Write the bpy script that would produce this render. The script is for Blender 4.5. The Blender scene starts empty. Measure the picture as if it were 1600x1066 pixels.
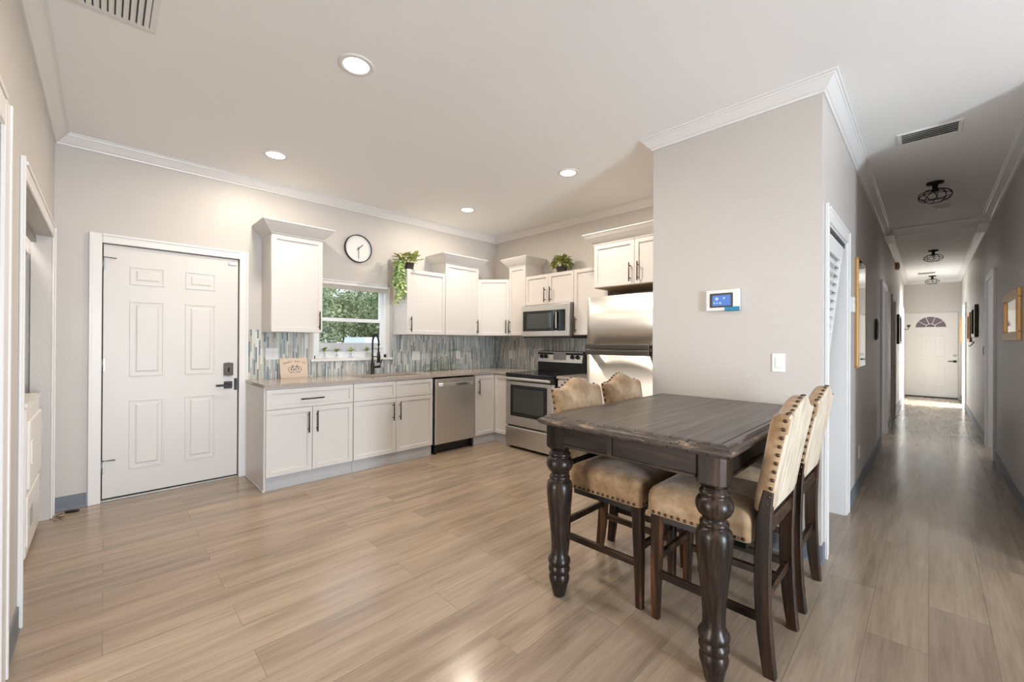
import bpy, bmesh, math, random
from mathutils import Vector, Matrix

sc = bpy.context.scene
COL = sc.collection
random.seed(7)

# ------------------------------------------------------------------ camera
cd = bpy.data.cameras.new('camera')
cam = bpy.data.objects.new('camera', cd)
COL.objects.link(cam)
yaw, pitch, roll = (math.radians(a) for a in (-45.347, 0.129, 0.292))
fw = Vector((math.sin(yaw)*math.cos(pitch), math.cos(yaw)*math.cos(pitch), math.sin(pitch)))
rt = Vector((math.cos(yaw), -math.sin(yaw), 0))
up = rt.cross(fw)
r2 = rt*math.cos(roll) + up*math.sin(roll)
u2 = -rt*math.sin(roll) + up*math.cos(roll)
m = Matrix((r2, u2, -fw)).transposed().to_4x4()
m.translation = (0, 0, 1.291)
cam.matrix_world = m
cd.sensor_width = 36
cd.lens = 644.452/1600*36
cd.clip_start = 0.02
sc.camera = cam

# ------------------------------------------------------------------ view, world, daylight
sc.view_settings.view_transform = 'Standard'
sc.view_settings.look = 'None'
sc.view_settings.gamma = 1
sc.view_settings.use_curve_mapping = False
sc.view_settings.exposure = 0.0
sc.cycles.use_denoising = True
sc.cycles.max_bounces = 10
sc.cycles.diffuse_bounces = 6
sc.cycles.transparent_max_bounces = 16
sc.cycles.sample_clamp_indirect = 6

W = bpy.data.worlds.new('sky')
sc.world = W
W.use_nodes = True
wn = W.node_tree
bg = wn.nodes['Background']
bg.inputs[0].default_value = (0.80, 0.90, 1.0, 1)
bg.inputs[1].default_value = 2.4

def area(name, loc, aim, sx, sy, power, col, spread=180):
    l = bpy.data.lights.new(name, 'AREA')
    l.shape = 'RECTANGLE'; l.size = sx; l.size_y = sy
    l.energy = power; l.color = col; l.spread = math.radians(spread)
    o = bpy.data.objects.new(name, l); COL.objects.link(o)
    o.location = loc
    o.rotation_euler = (Vector(aim)-Vector(loc)).to_track_quat('-Z', 'Y').to_euler()
    return o
# daylight through the patio door of the living room (east), the window of the room behind, and the side rooms
area('daylight_patio_door', (4.42, 0.75, 1.10), (0, 0.75, 1.10), 0.6, 2.1, 320, (0.78, 0.89, 1.0))
area('daylight_back_window', (-2.05, -4.05, 1.45), (-2.05, 0, 1.45), 1.3, 1.9, 150, (1.0, 0.955, 0.91))
area('daylight_bedroom', (-2.4, 7.5, 1.5), (0, 7.5, 1.2), 1.2, 1.3, 22, (0.9, 0.95, 1.0))
area('daylight_bathroom', (2.3, 7.6, 1.5), (0, 7.6, 1.2), 1.2, 1.3, 26, (0.9, 0.95, 1.0))
area('daylight_entry_room', (2.3, 12.75, 1.5), (0, 12.75, 1.2), 1.2, 1.4, 700, (0.86, 0.95, 1.0))
area('laundry_fill_light', (-3.7, -0.85, 2.80), (-3.8, -0.80, 0.0), 0.5, 0.3, 20, (1.0, 0.95, 0.9))  # added fill to brighten the closet's dark west wall; no known fixture there

# ------------------------------------------------------------------ materials
def mat(name, col, rough=0.5, metal=0.0, **kw):
    M_ = bpy.data.materials.new(name); M_.use_nodes = True
    b = M_.node_tree.nodes['Principled BSDF']
    b.inputs['Base Color'].default_value = (*col, 1)
    b.inputs['Roughness'].default_value = rough
    b.inputs['Metallic'].default_value = metal
    for k, v in kw.items():
        b.inputs[k].default_value = v
    return M_
class NT:
    def __init__(s, M_):
        s.t = M_.node_tree; s.b = s.t.nodes['Principled BSDF']
    def n(s, typ, **kw):
        q = s.t.nodes.new(typ)
        for k, v in kw.items():
            if hasattr(q, k) and k not in q.inputs: setattr(q, k, v)
            else: q.inputs[k].default_value = v
        return q
    def l(s, a, b): s.t.links.new(a, b)
    def math(s, op, a, b=None):
        q = s.t.nodes.new('ShaderNodeMath'); q.operation = op
        for i, v in enumerate((a, b)):
            if v is None: continue
            if isinstance(v, (int, float)): q.inputs[i].default_value = v
            else: s.l(v, q.inputs[i])
        return q.outputs[0]
    def coord(s, scale=(1, 1, 1), world=False, rot=(0, 0, 0)):
        mp = s.t.nodes.new('ShaderNodeMapping')
        mp.inputs['Scale'].default_value = scale
        mp.inputs['Rotation'].default_value = rot
        if world:
            g = s.t.nodes.new('ShaderNodeNewGeometry'); s.l(g.outputs['Position'], mp.inputs[0])
        else:
            tc = s.t.nodes.new('ShaderNodeTexCoord'); s.l(tc.outputs['Object'], mp.inputs[0])
        return mp.outputs[0]
    def noise(s, vec, scale, detail=4, rough=0.55):
        q = s.t.nodes.new('ShaderNodeTexNoise'); q.inputs['Scale'].default_value = scale
        q.inputs['Detail'].default_value = detail; q.inputs['Roughness'].default_value = rough
        s.l(vec, q.inputs['Vector']); return q.outputs[0]
    def ramp(s, fac, stops):
        q = s.t.nodes.new('ShaderNodeValToRGB'); e = q.color_ramp.elements
        while len(e) < len(stops): e.new(0.5)
        for el, (p, c) in zip(e, stops): el.position = p; el.color = (*c, 1)
        s.l(fac, q.inputs[0]); return q.outputs[0]
    def mix(s, fac, a, b, typ='MIX'):
        q = s.t.nodes.new('ShaderNodeMix'); q.data_type = 'RGBA'; q.blend_type = typ
        for sk, v in ((q.inputs[0], fac), (q.inputs[6], a), (q.inputs[7], b)):
            if isinstance(v, (int, float)): sk.default_value = v
            elif isinstance(v, tuple): sk.default_value = (*v, 1)
            else: s.l(v, sk)
        return q.outputs[2]
    def bump(s, h, strength, dist=0.01):
        q = s.t.nodes.new('ShaderNodeBump'); q.inputs['Strength'].default_value = strength
        q.inputs['Distance'].default_value = dist
        s.l(h, q.inputs['Height']); s.l(q.outputs[0], s.b.inputs['Normal'])
    def color(s, c): s.l(c, s.b.inputs['Base Color'])

def textured_paint(name, col, rough, sc1, st):
    M_ = mat(name, col, rough); t = NT(M_)
    v = t.coord(world=True)
    h = t.noise(v, sc1, 5, 0.6)
    t.bump(h, st, 0.004)
    return M_
M = {}
M['wall'] = textured_paint('wall_paint', (0.535, 0.503, 0.470), 0.42, 70, 0.35)
M['ceil'] = textured_paint('ceiling_paint', (0.88, 0.88, 0.88), 0.75, 90, 0.3)
M['trim'] = mat('trim_white', (0.74, 0.725, 0.71), 0.35)
M['door'] = mat('door_white', (0.67, 0.645, 0.615), 0.4)
M['cab'] = mat('cabinet_white', (0.665, 0.64, 0.615), 0.32)
M['base'] = mat('baseboard_slate', (0.15, 0.165, 0.19), 0.45)
M['toe'] = mat('toe_kick_grey', (0.47, 0.47, 0.475), 0.4)
M['black'] = mat('black_metal', (0.018, 0.017, 0.017), 0.38, 0.6)
M['bronze'] = mat('dark_bronze', (0.06, 0.048, 0.04), 0.33, 0.85)
M['blackp'] = mat('black_plastic', (0.012, 0.012, 0.013), 0.3)
M['blackg'] = mat('black_ceramic', (0.008, 0.008, 0.010), 0.06)
M['oveng'] = mat('oven_glass', (0.05, 0.055, 0.055), 0.05)
M['nickel'] = mat('nickel', (0.55, 0.53, 0.50), 0.3, 1.0)
M['plate'] = mat('plate_white', (0.75, 0.74, 0.725), 0.35)
M['dgrey'] = mat('dark_grey', (0.06, 0.06, 0.065), 0.5)
M['grout'] = mat('bare_wood', (0.45, 0.30, 0.17), 0.6)
M['appl'] = mat('appliance_white', (0.82, 0.80, 0.77), 0.3)
M['tape'] = mat('blue_tape', (0.02, 0.22, 0.42), 0.6)
M['gold'] = mat('gilt_wood', (0.60, 0.33, 0.11), 0.38, 0.25)
M['mirror'] = mat('mirror_silver', (0.9, 0.9, 0.9), 0.03, 1.0)
M['pot'] = mat('dark_pot', (0.05, 0.04, 0.035), 0.6)
M['soil'] = mat('soil', (0.04, 0.025, 0.015), 0.9)
M['quartz'] = mat('countertop_taupe', (0.40, 0.345, 0.30), 0.16)
_t = NT(M['quartz']); _v = _t.coord(world=True)
_t.color(_t.ramp(_t.noise(_v, 160, 3), [(0.35, (0.34, 0.29, 0.25)), (0.62, (0.46, 0.40, 0.355))]))

def steel(name, axis, base=(0.66, 0.64, 0.61), rough=0.34):
    M_ = mat(name, base, rough, 1.0); t = NT(M_)
    s = [140, 140, 140]; s[axis] = 1.2
    h = t.noise(t.coord(tuple(s)), 1.0, 3)
    t.bump(h, 0.06, 0.002)
    return M_
M['steel'] = steel('brushed_steel', 0)
M['steelv'] = steel('brushed_steel_door', 2, (0.74, 0.71, 0.67), 0.40)
M['dsteel'] = steel('dark_steel', 0, (0.24, 0.23, 0.22), 0.3)

M['hsteel'] = steel('smoked_steel', 0, (0.11, 0.105, 0.10), 0.32)
M['bsteel'] = steel('polished_steel', 0, (0.80, 0.79, 0.77), 0.22)
# floor: vinyl planks running along y
M['floor'] = mat('plank_floor', (0.45, 0.36, 0.28), 0.33)
_t = NT(M['floor'])
_v = _t.coord((1, 1, 1), world=True, rot=(0, 0, math.radians(90)))
bk = _t.t.nodes.new('ShaderNodeTexBrick')
bk.offset = 0.37; bk.offset_frequency = 2
bk.inputs['Scale'].default_value = 1.0
bk.inputs['Brick Width'].default_value = 1.22
bk.inputs['Row Height'].default_value = 0.198
bk.inputs['Mortar Size'].default_value = 0.0014
bk.inputs['Mortar Smooth'].default_value = 0.1
bk.inputs['Color1'].default_value = (0.0, 0.0, 0.0, 1)
bk.inputs['Color2'].default_value = (1, 1, 1, 1)
bk.inputs['Mortar'].default_value = (0.5, 0.5, 0.5, 1)
_t.l(_v, bk.inputs['Vector'])
_g = _t.coord((8, 0.75, 1), world=True)
_off = _t.t.nodes.new('ShaderNodeVectorMath'); _off.operation = 'MULTIPLY_ADD'
_t.l(bk.outputs['Color'], _off.inputs[0]); _off.inputs[1].default_value = (31, 17, 9); _t.l(_g, _off.inputs[2])
g1 = _t.noise(_off.outputs[0], 1.6, 6, 0.62)
_g2 = _t.coord((60, 2.2, 1), world=True)
g2 = _t.noise(_g2, 1.5, 4, 0.6)
_b3 = _t.noise(_t.coord((2.2, 0.55, 1), world=True), 1.0, 3)
c = _t.ramp(g1, [(0.32, (0.165, 0.112, 0.070)), (0.5, (0.315, 0.235, 0.165)), (0.68, (0.440, 0.345, 0.255))])
c = _t.mix(0.35, c, _t.ramp(g2, [(0.3, (0.22, 0.16, 0.11)), (0.7, (0.42, 0.335, 0.255))]))
c = _t.mix(_t.math('MULTIPLY', _b3, 0.5), c, (0.335, 0.27, 0.215))
pl = _t.ramp(bk.outputs['Color'], [(0.0, (0.90, 0.90, 0.91)), (1.0, (1.06, 1.05, 1.03))])
c = _t.mix(1.0, c, pl, 'MULTIPLY')
c = _t.mix(_t.math('MULTIPLY', bk.outputs['Fac'], 0.55), c, (0.14, 0.11, 0.085))
_t.color(c)
_t.bump(_t.math('SUBTRACT', _t.math('MULTIPLY', g2, 0.25), bk.outputs['Fac']), 0.06, 0.002)
_rr = _t.ramp(g1, [(0.3, (0.16, 0.16, 0.16)), (0.7, (0.25, 0.25, 0.25))])
_t.l(_rr, _t.b.inputs['Roughness'])

# backsplash: thin vertical glass strips
M['mosaic'] = mat('strip_mosaic', (0.4, 0.45, 0.45), 0.18)
_t = NT(M['mosaic'])
_geo = _t.t.nodes.new('ShaderNodeNewGeometry'); _sep = _t.t.nodes.new('ShaderNodeSeparateXYZ')
_t.l(_geo.outputs['Position'], _sep.inputs[0])
s_ = _t.math('ADD', _sep.outputs[0], _sep.outputs[1])
u_ = _t.math('DIVIDE', s_, 0.0145)
ci = _t.math('FLOOR', u_); cf = _t.math('FRACT', u_)
wn1 = _t.t.nodes.new('ShaderNodeTexWhiteNoise'); wn1.noise_dimensions = '1D'; _t.l(ci, wn1.inputs['W'])
zz = _t.math('ADD', _t.math('DIVIDE', _sep.outputs[2], 0.15), _t.math('MULTIPLY', wn1.outputs[0], 7.3))
ri = _t.math('FLOOR', zz); rf = _t.math('FRACT', zz)
cmb = _t.t.nodes.new('ShaderNodeCombineXYZ'); _t.l(ci, cmb.inputs[0]); _t.l(ri, cmb.inputs[1])
wn2 = _t.t.nodes.new('ShaderNodeTexWhiteNoise'); wn2.noise_dimensions = '2D'; _t.l(cmb.outputs[0], wn2.inputs['Vector'])
c = _t.ramp(wn2.outputs[0], [(0.0, (0.15, 0.19, 0.21)), (0.14, (0.25, 0.30, 0.32)), (0.3, (0.38, 0.44, 0.45)), (0.45, (0.48, 0.52, 0.51)),
                             (0.6, (0.54, 0.535, 0.49)), (0.75, (0.42, 0.39, 0.345)), (0.86, (0.62, 0.63, 0.60)), (1.0, (0.68, 0.69, 0.65))])
gr = _t.math('MAXIMUM', _t.math('LESS_THAN', cf, 0.10), _t.math('LESS_THAN', rf, 0.012))
c = _t.mix(gr, c, (0.55, 0.54, 0.51))
_t.color(c)
_t.l(_t.math('ADD', _t.math('MULTIPLY', gr, 0.5), 0.14), _t.b.inputs['Roughness'])

def wood(name, axis, stops, rough=0.32, str_=0.35, groove=False):
    M_ = mat(name, stops[1][1], rough); t = NT(M_)
    s = [26, 26, 26]; s[axis] = 1.6
    v = t.coord(tuple(s))
    h = t.noise(v, 1.0, 7, 0.65)
    c = t.ramp(h, stops)
    big = t.noise(t.coord(), 6.0, 3)
    c = t.mix(t.math('MULTIPLY', big, 0.35), c, stops[0][1])
    t.color(c); t.bump(h, str_, 0.003)
    t.b.inputs['Specular IOR Level'].default_value = 0.27
    return M_
DK = [(0.36, (0.008, 0.006, 0.005)), (0.54, (0.026, 0.017, 0.013)), (0.74, (0.095, 0.055, 0.034))]
M['woodz'] = wood('dark_wood_leg', 2, DK, 0.27)
M['woodx'] = wood('dark_wood_apron', 0, [(0.34, (0.012, 0.009, 0.007)), (0.54, (0.034, 0.025, 0.020)), (0.74, (0.105, 0.068, 0.046))], 0.33)
M['woody'] = wood('dark_wood_rail', 1, DK, 0.33)
M['chairz'] = wood('chair_wood', 2, [(0.38, (0.010, 0.006, 0.004)), (0.53, (0.048, 0.022, 0.011)), (0.70, (0.20, 0.082, 0.032))], 0.3)
M['chairx'] = wood('chair_wood_rail', 0, [(0.38, (0.010, 0.007, 0.005)), (0.53, (0.038, 0.021, 0.012)), (0.72, (0.15, 0.075, 0.035))], 0.3)
# table top with narrow plank grooves along y
M['top'] = wood('dark_plank_top', 1, [(0.30, (0.040, 0.032, 0.028)), (0.5, (0.095, 0.080, 0.072)), (0.72, (0.19, 0.165, 0.148))], 0.3, 0.3)
_t = NT(M['top'])
_tc = _t.t.nodes.new('ShaderNodeTexCoord'); _sp = _t.t.nodes.new('ShaderNodeSeparateXYZ')
_t.l(_tc.outputs['Object'], _sp.inputs[0])
_wob = _t.noise(_t.coord((1, 1, 1)), 2.5, 2)
gf = _t.math('FRACT', _t.math('ADD', _t.math('DIVIDE', _sp.outputs[0], 0.076), _t.math('MULTIPLY', _wob, 0.25)))
gm = _t.math('LESS_THAN', gf, 0.08)
oldc = _t.b.inputs['Base Color'].links[0].from_socket
_t.color(_t.mix(_t.math('MULTIPLY', gm, 0.9), oldc, (0.016, 0.012, 0.010)))

M['edge'] = mat('worn_table_edge', (0.07, 0.055, 0.045), 0.4)
_t = NT(M['edge']); _v = _t.coord()
_n1 = _t.noise(_t.coord((9, 9, 60)), 1.0, 5, 0.7)
c = _t.ramp(_n1, [(0.42, (0.030, 0.023, 0.019)), (0.56, (0.085, 0.062, 0.047)), (0.66, (0.27, 0.19, 0.125))])
_n2 = _t.noise(_v, 95, 2); _n3 = _t.noise(_v, 6.5, 1)
_nk = _t.math('MULTIPLY', _t.math('GREATER_THAN', _n2, 0.60), _t.math('GREATER_THAN', _n3, 0.60))
_t.color(_t.mix(_nk, c, (0.006, 0.005, 0.004)))
_t.bump(_t.math('SUBTRACT', 1.0, _nk), 0.8, 0.004)
M['fabric'] = mat('tan_microfibre', (0.50, 0.36, 0.22), 0.75)
_t = NT(M['fabric']); _v = _t.coord()
c = _t.ramp(_t.noise(_v, 7, 5, 0.6), [(0.34, (0.19, 0.105, 0.044)), (0.5, (0.34, 0.215, 0.108)), (0.68, (0.52, 0.385, 0.245))])
_t.color(c); _t.bump(_t.noise(_v, 9, 4), 0.35, 0.01)
_t.b.inputs['Sheen Weight'].default_value = 0.35
M['fabricb'] = mat('cream_microfibre', (0.62, 0.52, 0.40), 0.75)
_t = NT(M['fabricb']); _v = _t.coord((5, 5, 1.0))
c = _t.ramp(_t.noise(_v, 4, 5, 0.6), [(0.3, (0.36, 0.27, 0.18)), (0.5, (0.54, 0.45, 0.34)), (0.72, (0.66, 0.59, 0.48))])
_t.color(c); _t.bump(_t.noise(_v, 5, 4), 0.6, 0.015)
_t.b.inputs['Sheen Weight'].default_value = 0.3
M['nail'] = mat('nailhead_bronze', (0.075, 0.045, 0.03), 0.32, 0.7)

def leafmat(name, a, b, sc_=35):
    M_ = mat(name, a, 0.45); t = NT(M_)
    t.color(t.ramp(t.noise(t.coord(), sc_, 3), [(0.38, a), (0.62, b)]))
    M_.node_tree.nodes['Principled BSDF'].inputs['Subsurface Weight'].default_value = 0.0
    return M_
M['leaf'] = leafmat('variegated_leaf', (0.10, 0.24, 0.05), (0.52, 0.60, 0.26))
M['leaf2'] = leafmat('lime_leaf', (0.17, 0.24, 0.04), (0.58, 0.60, 0.22))
M['sprout'] = leafmat('sprout_leaf', (0.10, 0.16, 0.04), (0.42, 0.44, 0.16))
M['tree'] = leafmat('tree_leaf', (0.17, 0.23, 0.10), (0.50, 0.54, 0.32), 1.2)
M['bark'] = mat('bark', (0.14, 0.11, 0.09), 0.9)
M['fence'] = textured_paint('fence_stucco', (0.60, 0.50, 0.49), 0.9, 20, 0.2)
M['van'] = mat('white_paint_metal', (0.80, 0.83, 0.88), 0.4)
M['grass'] = mat('lawn', (0.16, 0.20, 0.08), 0.9)
M['paper'] = textured_paint('sign_board', (0.70, 0.56, 0.44), 0.7, 60, 0.1)
M['ink'] = mat('sign_ink', (0.06, 0.085, 0.095), 0.7)
M['inkr'] = mat('sign_ink_brown', (0.27, 0.12, 0.09), 0.7)
M['blind'] = mat('blind_fabric', (0.62, 0.58, 0.52), 0.8)
M['vinyl'] = mat('window_vinyl', (0.82, 0.84, 0.86), 0.35)
M['rail_t'] = mat('galvanised', (0.30, 0.28, 0.25), 0.4, 0.9)

def emis(name, col, st):
    M_ = bpy.data.materials.new(name); M_.use_nodes = True
    t = M_.node_tree; t.nodes.remove(t.nodes['Principled BSDF'])
    e = t.nodes.new('ShaderNodeEmission'); e.inputs[0].default_value = (*col, 1); e.inputs[1].default_value = st
    t.links.new(e.outputs[0], t.nodes['Material Output'].inputs[0]); return M_
M['lamp'] = emis('lamp_diffuser', (1.0, 0.93, 0.82), 9.0)
M['screen'] = emis('screen_blue', (0.16, 0.30, 0.78), 1.0)
M['icon'] = emis('screen_icon', (0.62, 0.78, 1.0), 1.0)
def glassmat(name, tint, gl):
    M_ = bpy.data.materials.new(name); M_.use_nodes = True
    t = M_.node_tree; t.nodes.remove(t.nodes['Principled BSDF'])
    a = t.nodes.new('ShaderNodeBsdfTransparent'); a.inputs[0].default_value = (*tint, 1)
    g = t.nodes.new('ShaderNodeBsdfGlossy'); g.inputs['Roughness'].default_value = 0.03
    lw = t.nodes.new('ShaderNodeLayerWeight'); lw.inputs[0].default_value = 0.5
    pw = t.nodes.new('ShaderNodeMath'); pw.operation = 'POWER'; pw.inputs[1].default_value = 3.0
    t.links.new(lw.outputs['Facing'], pw.inputs[0])
    fr = t.nodes.new('ShaderNodeMath'); fr.operation = 'MULTIPLY_ADD'; fr.inputs[1].default_value = gl; fr.inputs[2].default_value = 0.03
    t.links.new(pw.outputs[0], fr.inputs[0])
    mx = t.nodes.new('ShaderNodeMixShader')
    t.links.new(fr.outputs[0], mx.inputs[0]); t.links.new(a.outputs[0], mx.inputs[1]); t.links.new(g.outputs[0], mx.inputs[2])
    t.links.new(mx.outputs[0], t.nodes['Material Output'].inputs[0]); return M_
M['glass'] = glassmat('pane_glass', (0.97, 0.98, 0.98), 0.5)
M['jar'] = glassmat('jar_glass', (0.955, 0.97, 0.955), 0.55)

# ------------------------------------------------------------------ mesh helpers
class MB:
    def __init__(s): s.bm = bmesh.new(); s.mi = 0; s.smooth_from = None
    def _tag(s, faces, smooth=False):
        for f in faces: f.material_index = s.mi; f.smooth = smooth
    def box(s, x0, x1, y0, y1, z0, z1, bev=0, seg=2, mtx=None):
        vs = [s.bm.verts.new((x, y, z)) for x in (x0, x1) for y in (y0, y1) for z in (z0, z1)]
        q = [(0, 1, 3, 2), (4, 6, 7, 5), (0, 4, 5, 1), (2, 3, 7, 6), (0, 2, 6, 4), (1, 5, 7, 3)]
        fs = [s.bm.faces.new([vs[i] for i in k]) for k in q]
        s._tag(fs)
        if bev:
            es = list({e for f in fs for e in f.edges})
            r = bmesh.ops.bevel(s.bm, geom=es, offset=bev, segments=seg, profile=0.5, affect='EDGES')
            s._tag(r['faces'])
            vs = list({v for f in r['faces'] for v in f.verts} | {v for v in vs if v.is_valid})
        if mtx is not None:
            for v in vs: v.co = mtx @ v.co
        return s
    def rings(s, rings, cap0=True, cap1=True, closed=True, smooth=True):
        """rings: list of equally long lists of points."""
        R = [[s.bm.verts.new(p) for p in r] for r in rings]
        n = len(R[0]); fs = []
        for a, b in zip(R, R[1:]):
            for i in range(n if closed else n-1):
                j = (i+1) % n
                fs.append(s.bm.faces.new((a[i], a[j], b[j], b[i])))
        s._tag(fs, smooth)
        caps = []
        if cap0: caps.append(s.bm.faces.new(list(reversed(R[0]))))
        if cap1: caps.append(s.bm.faces.new(R[-1]))
        s._tag(caps)
        return s
    def lathe(s, prof, cx=0, cy=0, cz=0, n=24, cap0=True, cap1=True, axis='z', smooth=True):
        rs = []
        for r, z in prof:
            ring = []
            for i in range(n):
                a = 2*math.pi*i/n
                p = (r*math.cos(a), r*math.sin(a), z)
                if axis == 'x': p = (p[2], p[0], p[1])
                elif axis == 'y': p = (p[1], p[2], p[0])
                ring.append((p[0]+cx, p[1]+cy, p[2]+cz))
            rs.append(ring)
        return s.rings(rs, cap0, cap1, smooth=smooth)
    def tube(s, pts, r, n=8, closed=False, cap=True):
        pts = [Vector(p) for p in pts]; rs = []
        rad = r if isinstance(r, (list, tuple)) else [r]*len(pts)
        ref = None
        N = len(pts)
        for i, p in enumerate(pts):
            if closed: t = pts[(i+1) % N]-pts[i-1]
            else: t = pts[min(i+1, N-1)]-pts[max(i-1, 0)]
            t.normalize()
            if ref is None:
                ref = Vector((0, 0, 1)) if abs(t.z) < 0.9 else Vector((1, 0, 0))
            a = (ref-t*ref.dot(t)).normalized(); b = t.cross(a); ref = a
            rs.append([p+a*(rad[i]*math.cos(2*math.pi*k/n))+b*(rad[i]*math.sin(2*math.pi*k/n)) for k in range(n)])
        if closed: rs.append(rs[0]); cap = False
        return s.rings(rs, cap, cap)
    def sqbar(s, pts, w, d, side=(0, 1, 0)):
        """rectangular section swept along pts: w across side, d across the other way (lists allowed)."""
        pts = [Vector(p) for p in pts]; N = len(pts); rs = []
        side = Vector(side)
        for i, p in enumerate(pts):
            t = (pts[min(i+1, N-1)]-pts[max(i-1, 0)]).normalized()
            o = side.cross(t).normalized()
            ww = w[i] if isinstance(w, list) else w; dd = d[i] if isinstance(d, list) else d
            c = min(ww, dd)*0.12
            rs.append([p+side*a+o*b for a, b in ((-ww/2+c, -dd/2), (ww/2-c, -dd/2), (ww/2, -dd/2+c), (ww/2, dd/2-c), (ww/2-c, dd/2), (-ww/2+c, dd/2), (-ww/2, dd/2-c), (-ww/2, -dd/2+c))])
        return s.rings(rs, smooth=False)
    def ball(s, c, r, n=10, m_=6, half=None, sz=1):
        rs = []
        for j in range(1, m_):
            a = math.pi*j/m_
            rs.append([(c[0]+r*math.sin(a)*math.cos(2*math.pi*i/n), c[1]+r*math.sin(a)*math.sin(2*math.pi*i/n), c[2]-r*sz*math.cos(a)) for i in range(n)])
        return s.rings(rs)
    def prism(s, poly, a0, a1, axis='x', smooth=False):
        def P(p, a):
            if axis == 'x': return (a, p[0], p[1])
            if axis == 'y': return (p[0], a, p[1])
            return (p[0], p[1], a)
        return s.rings([[P(p, a0) for p in poly], [P(p, a1) for p in poly]], smooth=smooth)
    def quad(s, pts, smooth=False):
        f = s.bm.faces.new([s.bm.verts.new(p) for p in pts]); s._tag([f], smooth); return s
    def sweep(s, path, prof, closed=False, seg=None):
        """profile (offset to the left of travel, z) along an xy path with mitred corners; seg = only that segment."""
        N = len(path); P = [Vector((p[0], p[1])) for p in path]
        def nrm(a, b): d = (b-a).normalized(); return Vector((-d.y, d.x))
        rs = []
        for i in range(N):
            if closed or 0 < i < N-1:
                n1 = nrm(P[i-1], P[i]); n2 = nrm(P[i], P[(i+1) % N])
                mt = (n1+n2)/(1+n1.dot(n2))
            elif i == 0: mt = nrm(P[0], P[1])
            else: mt = nrm(P[-2], P[-1])
            rs.append([(P[i].x+mt.x*o, P[i].y+mt.y*o, z) for o, z in prof])
        if closed: rs.append(rs[0])
        if seg is not None: rs = rs[seg:seg+2]
        return s.rings(rs, cap0=not closed, cap1=not closed, smooth=False)
    def obj(s, name, mats, parent=None, loc=None, rotz=0):
        bmesh.ops.remove_doubles(s.bm, verts=s.bm.verts, dist=1e-6)
        bmesh.ops.recalc_face_normals(s.bm, faces=s.bm.faces)
        me = bpy.data.meshes.new(name); s.bm.to_mesh(me); s.bm.free()
        for m_ in (mats if isinstance(mats, list) else [mats]): me.materials.append(M[m_])
        o = bpy.data.objects.new(name, me); COL.objects.link(o)
        if parent is not None: o.parent = parent
        if loc is not None: o.location = loc; o.rotation_euler = (0, 0, rotz)
        return o
def bx(*a, **k): return MB().box(*a, **k)
def tag(o, label, cat, group=None, kind=None):
    if kind: o['kind'] = kind
    o['label'] = label; o['category'] = cat
    if group: o['group'] = group
    return o
def thing(name, loc, label, cat, group=None, rotz=0):
    o = bpy.data.objects.new(name, None); COL.objects.link(o)
    o.empty_display_size = 0.05
    o.location = loc; o.rotation_euler = (0, 0, rotz)
    return tag(o, label, cat, group)
def struct(o): o['kind'] = 'structure'; return o
def copy_tree(o, parent=None):
    c = o.copy(); COL.objects.link(c)
    if parent is not None: c.parent = parent
    for ch in list(o.children): copy_tree(ch, c)
    return c
def text_mesh(mb, s, size, mtx, depth=0.0006):
    cu = bpy.data.curves.new('t', 'FONT'); cu.body = s; cu.size = size; cu.align_x = 'CENTER'; cu.extrude = depth
    o = bpy.data.objects.new('t', cu); COL.objects.link(o)
    dg = bpy.context.evaluated_depsgraph_get()
    me = o.evaluated_get(dg).to_mesh()
    vs = [mb.bm.verts.new(mtx @ v.co) for v in me.vertices]
    for p in me.polygons:
        try: f = mb.bm.faces.new([vs[i] for i in p.vertices]); f.material_index = mb.mi
        except ValueError: pass
    o.evaluated_get(dg).to_mesh_clear()
    bpy.data.objects.remove(o); bpy.data.curves.remove(cu)

# ------------------------------------------------------------------ the shell
XL, YN, YF, YP, XP, XPL, XR, YE, ZC = -4.60, -0.272, 4.187, 2.989, -0.443, -1.491, 0.519, 14.251, 2.845
struct(bx(-4.6, 4.6, -4.2, 14.3, -0.1, 0).obj('floor', 'floor'))
struct(bx(-4.76, 4.6, -4.2, 14.4, ZC, ZC+0.1).obj('ceiling', 'ceil'))

def wall(name, axis, c0, c1, a0, a1, opens=(), z0=0, z1=ZC, mt='wall'):
    b = MB()
    def put(p0, p1, q0, q1):
        if p1-p0 < 1e-4 or q1-q0 < 1e-4: return
        if axis == 'x': b.box(c0, c1, p0, p1, q0, q1)
        else: b.box(p0, p1, c0, c1, q0, q1)
    cur = a0
    for (o0, o1, zb, zt) in sorted(opens):
        put(cur, o0, z0, z1); put(o0, o1, z0, zb); put(o0, o1, zt, z1); cur = o1
    put(cur, a1, z0, z1)
    return struct(b.obj(name, mt))
DY0, DY1 = -0.012, 0.902           # kitchen door slab
WY0, WY1, WZ0, WZ1 = 1.575, 2.454, 1.075, 1.965
wall('wall_west', 'x', XL-0.15, XL, -1.3, YF+0.1, [(DY0-0.004, DY1+0.004, 0, 2.06), (WY0, WY1, WZ0, WZ1)])
wall('wall_north', 'y', YF, YF+0.1, XL, XP-0.1)
wall('wall_partition', 'y', YP, YP+0.1, XPL, XP)
wall('wall_pantry', 'x', XPL, XPL+0.1, YP+0.1, YF)
HW = [(3.16, 3.97, 0, 2.045), (7.10, 7.98, 0, 2.04), (9.25, 10.05, 0, 2.04), (12.35, 13.15, 0, 2.04)]
wall('wall_hall_west', 'x', XP-0.1, XP, YP+0.1, YE, HW)
HE = [(7.08, 7.93, 0, 2.08), (12.3, 13.15, 0, 2.06)]
wall('wall_hall_east', 'x', XR, XR+0.12, 3.80, YE, HE)
wall('wall_hall_end', 'y', YE, YE+0.15, XP-0.1, XR+0.12, [(-0.447+0.01, 0.478, 0, 2.055)])
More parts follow.
